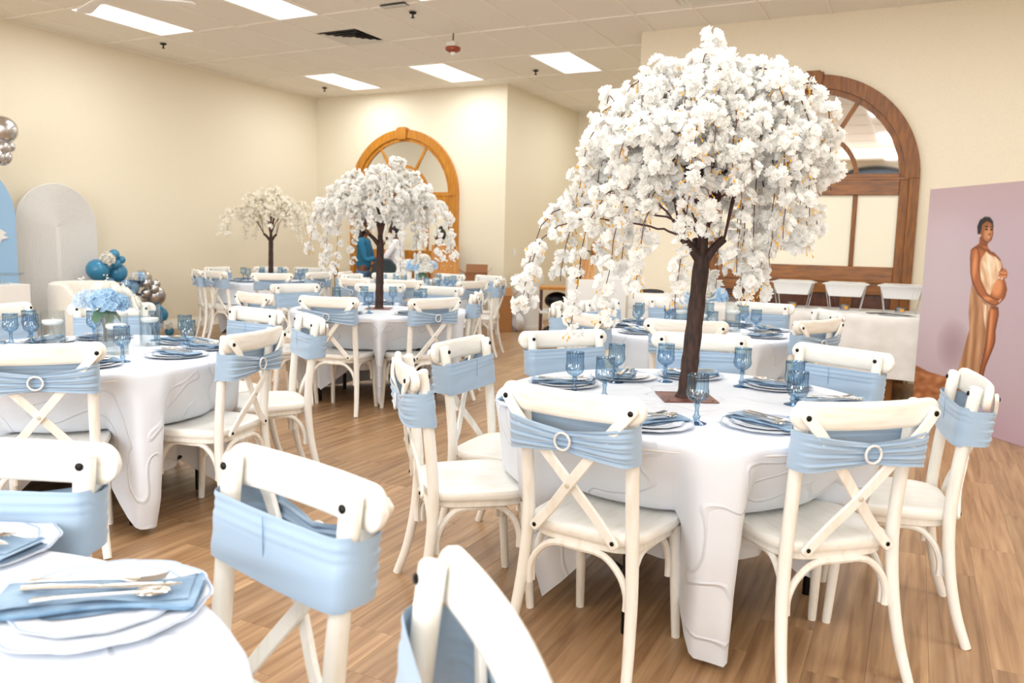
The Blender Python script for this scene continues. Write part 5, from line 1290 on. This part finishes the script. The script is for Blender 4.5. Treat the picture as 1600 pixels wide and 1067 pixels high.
# the printed picture: coloured per vertex on a fine flat grid
POLY = {'hair': [[0.585, 1.491], [0.574, 1.545], [0.594, 1.591], [0.643, 1.615], [0.695, 1.611], [0.731, 1.579], [0.741, 1.536], [0.713, 1.569], [0.666, 1.583], [0.623, 1.557], [0.617, 1.504], [0.605, 1.484]], 'face': [[0.6, 1.491], [0.6, 1.551], [0.62, 1.581], [0.665, 1.591], [0.712, 1.579], [0.739, 1.536], [0.744, 1.483], [0.735, 1.444], [0.705, 1.421], [0.667, 1.43], [0.638, 1.443], [0.611, 1.464]], 'neck': [[0.61, 1.47], [0.61, 1.417], [0.56, 1.389], [0.658, 1.357], [0.73, 1.364], [0.703, 1.39], [0.695, 1.43]], 'skin_torso': [[0.535, 1.375], [0.569, 1.393], [0.616, 1.399], [0.693, 1.37], [0.768, 1.352], [0.835, 1.307], [0.865, 1.256], [0.878, 1.178], [0.909, 1.141], [0.927, 1.09], [0.915, 1.024], [0.869, 0.982], [0.819, 0.958], [0.744, 0.979], [0.644, 1.032], [0.577, 1.11], [0.547, 1.191], [0.529, 1.3]], 'dress_top': [[0.691, 1.36], [0.716, 1.338], [0.79, 1.319], [0.844, 1.284], [0.862, 1.249], [0.842, 1.216], [0.837, 1.163], [0.798, 1.122], [0.783, 1.068], [0.765, 1.027], [0.715, 1.064], [0.658, 1.141], [0.637, 1.262], [0.654, 1.316]], 'belly': [[0.798, 1.122], [0.837, 1.163], [0.879, 1.172], [0.909, 1.141], [0.931, 1.09], [0.922, 1.038], [0.888, 0.996], [0.833, 0.985], [0.79, 1.015], [0.774, 1.054]], 'arm': [[0.528, 1.368], [0.569, 1.392], [0.609, 1.376], [0.63, 1.316], [0.633, 1.235], [0.664, 1.142], [0.734, 1.052], [0.801, 1.023], [0.861, 1.014], [0.88, 1.002], [0.86, 0.984], [0.845, 0.96], [0.8, 0.963], [0.744, 0.979], [0.654, 1.033], [0.587, 1.11], [0.547, 1.191], [0.528, 1.314]], 'hand2': [[0.87, 1.243], [0.902, 1.231], [0.921, 1.206], [0.917, 1.174], [0.889, 1.161], [0.849, 1.161], [0.832, 1.183], [0.85, 1.197], [0.831, 1.209], [0.863, 1.227]], 'skirt': [[0.569, 1.109], [0.644, 1.032], [0.745, 0.972], [0.791, 0.962], [0.771, 0.907], [0.77, 0.773], [0.766, 0.664], [0.744, 0.552], [0.732, 0.427], [0.657, 0.345], [0.542, 0.324], [0.493, 0.387], [0.534, 0.535], [0.573, 0.695], [0.593, 0.767], [0.567, 0.889], [0.564, 0.999]], 'leg': [[0.764, 0.96], [0.863, 0.955], [0.875, 0.903], [0.859, 0.783], [0.866, 0.704], [0.857, 0.663], [0.823, 0.577], [0.796, 0.506], [0.779, 0.421], [0.784, 0.354], [0.733, 0.345], [0.734, 0.455], [0.751, 0.567], [0.768, 0.678], [0.769, 0.786]], 'train': [[-0.048, 0.372], [0.017, 0.393], [0.159, 0.367], [0.354, 0.358], [0.528, 0.427], [0.598, 0.539], [0.71, 0.359], [0.774, 0.125], [0.567, 0.131], [0.341, 0.162], [-0.008, 0.065]], 'white': [[-0.008, 0.065], [0.341, 0.162], [0.567, 0.131], [0.774, 0.125], [0.78, 0.078], [0.282, 0.028], [0.0, 0.0]], 'satin': [[0.66, 1.316], [0.695, 1.354], [0.774, 1.306], [0.804, 1.28], [0.786, 1.214], [0.778, 1.134], [0.767, 1.08], [0.746, 1.172], [0.709, 1.251]], 'fold1': [[0.697, 0.982], [0.746, 0.959], [0.76, 0.879], [0.761, 0.772], [0.733, 0.85]]}
def sdf(P, x, y):
    d = 1e9; ins = False; n = len(P); j = n - 1
    for i in range(n):
        xi, yi = P[i]; xj, yj = P[j]
        ex, ey = xj - xi, yj - yi; wx_, wy_ = x - xi, y - yi
        L2 = ex * ex + ey * ey; u = max(0.0, min(1.0, (wx_ * ex + wy_ * ey) / L2)) if L2 else 0
        bx, by = wx_ - ex * u, wy_ - ey * u; d = min(d, bx * bx + by * by)
        if (yi > y) != (yj > y) and x < (xj - xi) * (y - yi) / (yj - yi) + xi: ins = not ins
        j = i
    return -sqrt(d) if ins else sqrt(d)
BB = {k: (min(p[0] for p in v) - .02, max(p[0] for p in v) + .02, min(p[1] for p in v) - .02, max(p[1] for p in v) + .02) for k, v in POLY.items()}
def mixc(a, b, t_): t_ = max(0, min(1, t_)); return tuple(a[i] + (b[i] - a[i]) * t_ for i in range(3))
def blob(x, y, cx, cy, rx, ry): return max(0.0, 1 - ((x - cx) / rx) ** 2 - ((y - cy) / ry) ** 2)
def paint(x, y):
    c = mixc((190, 170, 180), (200, 180, 189), 0.5 + 0.5 * sin(x * 2 + y * 1.4))
    c = mixc(c, (180, 150, 150), smooth((y - 1.4) / 0.6) * 0.7); c = mixc(c, (204, 192, 198), blob(x, y, 0.25, 1.1, 0.5, 0.6) * 0.5)
    c = mixc(c, (168, 142, 150), blob(x, y, 0.42, 0.62, 0.20, 0.22) * 0.8); c = mixc(c, (198, 170, 184), smooth((0.35 - y) / 0.3))
    skin, skd, skl = (176, 104, 62), (110, 56, 30), (226, 150, 100)
    def over(key, f, soft=0.004):
        nonlocal c
        b = BB[key]
        if not (b[0] < x < b[1] and b[2] < y < b[3]): return
        d = sdf(POLY[key], x, y); a = smooth(0.5 - d / (2 * soft))
        if a > 0: c = mixc(c, f(d), a)
    over('train', lambda d: mixc((146, 84, 44), (210, 144, 98), 0.5 + 0.9 * mnoise.noise(Vector((x * 9 + y * 6, y * 22 - x * 6, 3)))) , 0.006)
    over('white', lambda d: (226, 216, 216))
    over('leg', lambda d: mixc(skd, mixc(skin, skl, blob(x, y, 0.80, 0.80, 0.03, 0.25)), -d / 0.03))
    over('neck', lambda d: mixc(skd, skin, (y - 1.36) / 0.02 if y < 1.40 else 0.35 + (0.7 - x) * 3))
    over('skin_torso', lambda d: mixc(skd, skin, -d / 0.03 + 0.1))
    over('belly', lambda d: mixc(mixc(skin, skl, blob(x, y, 0.83, 1.10, 0.07, 0.08) * 1.4), skd, smooth((x - 0.86) / 0.08) * 0.6))
    over('dress_top', lambda d: mixc((206, 152, 112), (248, 222, 188), 0.5 + 0.8 * mnoise.noise(Vector(((x * 0.9 + y * 0.5) * 26, (y - x) * 7, 1)))))
    over('satin', lambda d: mixc((230, 184, 142), (255, 240, 214), 0.5 + 0.8 * mnoise.noise(Vector(((x + y * 0.4) * 24, y * 8, 5)))))
    over('skirt', lambda d: mixc((152, 104, 68), (214, 164, 124), 0.5 + 0.3 * sin(x * 70 + y * 14 + 3 * sin(y * 5)) + 0.25 * mnoise.noise(Vector((x * 30, y * 7, 0)))))
    over('fold1', lambda d: mixc((214, 166, 128), (252, 226, 200), 0.5 + 0.5 * sin(x * 130)))
    over('arm', lambda d: mixc(mixc(skin, skl, blob(x, y, 0.585, 1.25, 0.03, 0.14) + blob(x, y, 0.74, 1.01, 0.08, 0.02)), skd, smooth(1 + d / 0.016)))
    over('hand2', lambda d: mixc(mixc(skin, skl, 0.5 + 0.5 * sin(y * 220)), skd, smooth(1 + d / 0.008) * 0.7))
    over('face', lambda d: mixc(mixc((150, 90, 56), (206, 140, 96), blob(x, y, 0.69, 1.49, 0.05, 0.07) * 1.3), (84, 44, 26), smooth(1 + d / 0.014) * 0.7))
    over('hair', lambda d: (28, 26, 30), 0.005)
    for (ex, ey) in ((0.672, 1.522), (0.722, 1.518)):
        c = mixc(c, (30, 18, 16), smooth(blob(x, y, ex, ey, 0.017, 0.008) * 3)); c = mixc(c, (50, 28, 20), smooth(blob(x, y, ex, ey + 0.02, 0.022, 0.006) * 3))
    c = mixc(c, (96, 50, 32), smooth(blob(x, y, 0.708, 1.486, 0.014, 0.006) * 3) * 0.8)
    c = mixc(c, (150, 60, 48), smooth(blob(x, y, 0.70, 1.462, 0.022, 0.009) * 3)); c = mixc(c, (240, 226, 214), smooth(blob(x, y, 0.70, 1.464, 0.014, 0.003) * 4))
    c = mixc(c, (240, 236, 226), smooth(blob(x, y, 0.612, 1.476, 0.006, 0.008) * 4))
    for (nx_, ny_) in ((0.876, 1.01), (0.866, 0.998), (0.84, 1.17), (0.856, 1.166), (0.872, 1.163)): c = mixc(c, (244, 226, 216), smooth(blob(x, y, nx_, ny_, 0.007, 0.005) * 4))
    return c
def strip_grid(x0, x1, z0, z1, nx, nz, name):
    me = bpy.data.meshes.new(name); vs = []; fs = []
    for j in range(nz):
        for i in range(nx): vs.append((x0 + (x1 - x0) * i / (nx - 1), 0.0, z0 + (z1 - z0) * j / (nz - 1)))
    for j in range(nz - 1):
        for i in range(nx - 1): fs.append((j * nx + i, j * nx + i + 1, (j + 1) * nx + i + 1, (j + 1) * nx + i))
    me.from_pydata(vs, [], fs); ca = me.color_attributes.new('print', 'FLOAT_COLOR', 'POINT'); buf = []
    for v in vs:
        c = paint(v[0], v[2]); buf += [lin(c[0]), lin(c[1]), lin(c[2]), 1.0]
    ca.data.foreach_set('color', buf); me.materials.append(M_print)
    o = bpy.data.objects.new(name, me); COL.objects.link(o); o.parent = t; o.location = (0, -0.003, 0); return o
M_print = mat('printed_vinyl', rgb(200, 180, 190), 0.4)
_va = N(M_print, 'ShaderNodeVertexColor'); _va.layer_name = 'print'; L(M_print, _va.outputs[0], bsdf(M_print).inputs['Base Color'])
strip_grid(0.0, PWD, 0.002, PHT, 215, 270, 'printed_picture')

# ------------------------------------------------------------------ people by the far doorway
M_skin = mat('brown_skin', rgb(112, 70, 48), 0.5)
M_hair = mat('black_hair', rgb(22, 18, 18), 0.5)
M_tealtop = mat('teal_top', rgb(28, 104, 138), 0.8)
M_jeans = mat('blue_jeans', rgb(86, 122, 156), 0.8)
M_floral = mat('pale_floral_shirt', rgb(222, 214, 216), 0.8); noisy(M_floral, rgb(196, 150, 156), rgb(232, 230, 232), (1, 1, 1), 16, 2, lo=0.3, hi=0.42)
M_blackc = mat('dark_fabric', rgb(40, 52, 56), 0.8)
def skin_obj(name, joints, edges, m_, parent, sub=2, root=0):
    me = bpy.data.meshes.new(name); me.from_pydata([j[0] for j in joints], edges, [])
    o = bpy.data.objects.new(name, me); COL.objects.link(o); o.parent = parent
    md = o.modifiers.new('skin', 'SKIN'); md.use_smooth_shade = True
    for i, j in enumerate(joints):
        sv = me.skin_vertices[0].data[i]; r = j[1]; sv.radius = r if isinstance(r, tuple) else (r, r); sv.use_root = (i == root)
    o.modifiers.new('sub', 'SUBSURF').levels = sub; o.modifiers['sub'].render_levels = sub
    me.materials.append(m_); return o
def person(loc, rz, label, top, bottom, H=1.66, hair='long', armpose='front', lean=0.0):
    t = thing('person', label, 'person', loc, rz); k = H / 1.66
    def S(x, y, z):
        if z > 0.9: y += (z - 0.9) * lean
        return (x * k, y * k, z * k)
    if armpose == 'front': el, wr, ha = (0.20, 0.10, 1.06), (0.15, 0.30, 1.12), (0.12, 0.36, 1.13)
    elif armpose == 'down': el, wr, ha = (0.235, 0.0, 1.08), (0.24, 0.06, 0.84), (0.24, 0.08, 0.77)
    else: el, wr, ha = (0.24, 0.14, 1.14), (0.14, 0.34, 1.02), (0.10, 0.41, 1.0)
    J = [(S(0, 0, 0.92), 0.125 * k), (S(0, 0.01, 1.08), 0.105 * k), (S(0, 0.0, 1.25), (0.13 * k, 0.10 * k)), (S(0, -0.01, 1.38), (0.10 * k, 0.07 * k)), (S(0, 0, 1.44), 0.048 * k), (S(0, 0.012, 1.49), 0.05 * k)]
    E = [(0, 1), (1, 2), (2, 3), (3, 4), (4, 5)]
    hands = []
    for s in (-1, 1):
        b = len(J); J += [(S(s * 0.165, -0.01, 1.36), 0.052 * k), (S(s * el[0], el[1], el[2]), 0.037 * k), (S(s * wr[0], wr[1], wr[2]), 0.024 * k), (S(s * ha[0], ha[1], ha[2]), (0.032 * k, 0.016 * k))]
        E += [(3, b), (b, b + 1), (b + 1, b + 2), (b + 2, b + 3)]
        W_ = Vector(S(s * wr[0], wr[1], wr[2])); Hh = Vector(S(s * ha[0], ha[1], ha[2])); d = (Hh - W_).normalized(); sd = d.cross(Vector((0, 0, 1))).normalized()
        for f, (o_, l) in enumerate(((-0.024, 0.058), (-0.008, 0.068), (0.008, 0.064), (0.024, 0.05))):
            q = len(J); p0 = Hh + sd * o_ * k + d * 0.01; J += [(tuple(p0 + d * l * 0.5 * k), 0.0085 * k), (tuple(p0 + (d * l * 0.9 + Vector((0, 0, -0.015))) * k), 0.0075 * k)]; E += [(b + 3, q), (q, q + 1)]
        q = len(J); J += [(tuple(Hh - sd * s * 0.035 * k + d * 0.01), 0.010 * k), (tuple(Hh - sd * s * 0.045 * k + d * 0.045), 0.008 * k)]; E += [(b + 3, q), (q, q + 1)]
        b = len(J); J += [(S(s * 0.09, 0, 0.84), 0.088 * k), (S(s * 0.10, 0.01, 0.48), 0.058 * k), (S(s * 0.10, -0.02, 0.09), 0.036 * k), (S(s * 0.105, 0.05, 0.035), (0.038 * k, 0.028 * k)), (S(s * 0.11, 0.15, 0.025), (0.036 * k, 0.022 * k))]
        E += [(0, b), (b, b + 1), (b + 1, b + 2), (b + 2, b + 3), (b + 3, b + 4)]
    skin_obj('body', J, E, M_skin, t)
    hc = Vector(S(0, 0.02, 1.57)); m = MB(); vs = []; fs = []; n1, n2 = 24, 18
    for j in range(n2 + 1):
        ph = pi * j / n2
        for i in range(n1):
            a = 2 * pi * i / n1; x, y, z = sin(ph) * cos(a), sin(ph) * sin(a), cos(ph)
            jaw = 1 - 0.24 * smooth((-z - 0.1) / 0.9); q = Vector((0.074 * x * jaw, 0.092 * y * (1 - 0.10 * smooth((-z - 0.3) / 0.7)), 0.112 * z))
            if y > 0.6: q.y += 0.020 * math.exp(-((x / 0.16) ** 2 + ((z + 0.12) / 0.20) ** 2)) - 0.008 * math.exp(-(((abs(x) - 0.34) / 0.14) ** 2 + ((z - 0.06) / 0.12) ** 2)) + 0.006 * math.exp(-((x / 0.3) ** 2 + ((z + 0.48) / 0.07) ** 2))
            vs.append(hc + q * k)
    for j in range(n2):
        for i in range(n1): fs.append((j * n1 + i, j * n1 + (i + 1) % n1, (j + 1) * n1 + (i + 1) % n1, (j + 1) * n1 + i))
    h = m.add(vs, fs).build('head', M_skin, t, ang=180)
    for s in (-1, 1):
        tag(MB().ball(hc + Vector((s * 0.028, 0.083, 0.006)) * k, 0.011 * k, 10, 7, (1.2, 0.6, 0.7)).build('eye', M_white, h), 'eye')
        MB().ball(hc + Vector((s * 0.075, 0.0, -0.005)) * k, 0.028 * k, 10, 7, (0.3, 0.6, 1)).build('ear', M_skin, h)
    MB().ball(hc + Vector((0, 0.086, -0.055)) * k, 0.02 * k, 12, 6, (1.1, 0.4, 0.3)).build('mouth', mat('lip', rgb(120, 56, 50), 0.5), h)
    hm = MB(); hm.ball(hc + Vector((0, -0.018, 0.022)) * k, 0.1 * k, 20, 12, (0.92, 1.02, 1.12))
    if hair == 'long': hm.ball(hc + Vector((0, -0.075, -0.10)) * k, 0.1 * k, 16, 10, (0.95, 0.55, 1.5))
    if hair == 'bun': hm.ball(hc + Vector((0, -0.03, 0.13)) * k, 0.045 * k, 12, 8)
    hm.build('hair', M_hair, t, ang=180)
    # garments: shells over the body
    G = [(S(0, 0, 0.84), (0.165 * k, 0.14 * k)), (S(0, 0.01, 1.08), 0.130 * k), (S(0, 0.0, 1.25), (0.152 * k, 0.122 * k)), (S(0, -0.01, 1.385), (0.115 * k, 0.082 * k))]; GE = [(0, 1), (1, 2), (2, 3)]
    for s in (-1, 1):
        b = len(G); G += [(S(s * 0.168, -0.01, 1.365), 0.068 * k), (S(s * el[0], el[1], el[2]), 0.052 * k), (S(s * (el[0] + (wr[0] - el[0]) * .8), el[1] + (wr[1] - el[1]) * .8, el[2] + (wr[2] - el[2]) * .8), 0.040 * k)]
        GE += [(3, b), (b, b + 1), (b + 1, b + 2)]
    skin_obj('top', G, GE, top, t)
    P = [(S(0, 0, 0.95), (0.145 * k, 0.125 * k)), (S(0, 0, 0.87), (0.15 * k, 0.13 * k))]; PE = [(0, 1)]
    for s in (-1, 1):
        b = len(P); P += [(S(s * 0.09, 0, 0.78), 0.105 * k), (S(s * 0.10, 0.01, 0.48), 0.075 * k), (S(s * 0.10, -0.02, 0.13), 0.06 * k)]; PE += [(1, b), (b, b + 1), (b + 1, b + 2)]
    skin_obj('trousers', P, PE, bottom, t)
    for s in (-1, 1): MB().ball(S(s * 0.108, 0.07, 0.035), 0.13 * k, 14, 8, (0.36, 1.0, 0.3)).build('shoe', M_white, t, ang=180)
    return t
person((-7.86, 10.42, 0), -1.25, 'woman in teal top and jeans with long dark hair, left of the middle trunk', M_tealtop, M_jeans, 1.58, 'long', 'front', 0.05)
person((-7.30, 10.62, 0), 1.9, 'person in pale floral shirt standing behind the middle tree trunk', M_floral, M_jeans, 1.56, 'bun', 'reach', 0.12)
person((-6.75, 10.95, 0), 2.6, 'person in white shirt mostly hidden behind the middle tree, right side', M_floral, M_blackc, 1.50, 'bun', 'down', 0.0)
# dark tote on a gift table near the doorway
t = thing('gift_table', 'white draped table in front of the small arch, behind the far chairs', 'table', (-6.75, 10.15, 0), CAMYAW)
MB().b2((-0.85, -0.3, 0.0), (0.75, 0.3, 0.76)).build('skirted_cloth', M_linen, t, bev=0.01)
m = MB(); m.prism([(-0.21, 0), (0.20, 0), (0.18, 0.20), (0.10, 0.29), (-0.07, 0.31), (-0.15, 0.23)], -0.07, 0.07, 'y')
o = m.build('dark_tote_bag', M_blackc, bev=0.02); o.location = (-7.12, 9.95, 0.762); o.rotation_euler = (0, 0, CAMYAW); tag(o, 'dark grey tote bag on the draped table right of the middle trunk', 'bag')
t = thing('framed_picture', 'small silver framed picture on the draped table', 'picture frame', (-6.62, 10.18, 0.762), CAMYAW)
MB().ringstrip([(-0.09, 0), (-0.09, 0.24), (0.09, 0.24), (0.09, 0), (-0.09, 0)], [(-0.07, 0.02), (-0.07, 0.22), (0.07, 0.22), (0.07, 0.02), (-0.07, 0.02)], -0.01, 0.01).build('frame', M_wire, t)
MB().b2((-0.07, -0.002, 0.02), (0.07, 0.004, 0.22)).build('picture', M_linen, t)
t = thing('seating_sign', 'golden board with white name strips leaning beside the small arch', 'sign', (-6.42, 10.55, 0), CAMYAW)
MB().box((0, 0, 1.0), (0.42, 0.015, 0.56), M=Matrix.Rotation(-0.12, 3, 'X')).build('board', M_oak2, t)
k = 0
for r_ in range(4):
    for c_ in range(3):
        MB().box((0, 0, 0), (0.09, 0.004, 0.022), M=Matrix.Rotation(0.6, 3, 'Y')).build('paper_strip', M_white, t).location = (-0.12 + 0.12 * c_, -0.018 - 0.012 * r_ + 0.02, 0.82 + 0.12 * r_)
for a in (-0.18, 0.18): MB().tube([(a, -0.02, 0), (a * 0.8, 0.03, 1.3)], 0.012, 8).build('easel_leg', M_oak, t)
MB().tube([(0, 0.35, 0), (0, 0.03, 1.25)], 0.012, 8).build('easel_leg', M_oak, t)
rd = random.Random(77)
t = thing('flower_ball', 'white flower ball on the draped table near the small arch', 'flowers', (-6.80, 10.12, 0.762))
MB().lathe([(0.001, 0), (0.05, 0), (0.06, 0.1), (0.05, 0.12)], 20).build('pot', M_white, t)
hydrangea('flower_head', M_rose, t, (0, 0, 0.19), 0.09, rd, 80, 0.025, 1.0)
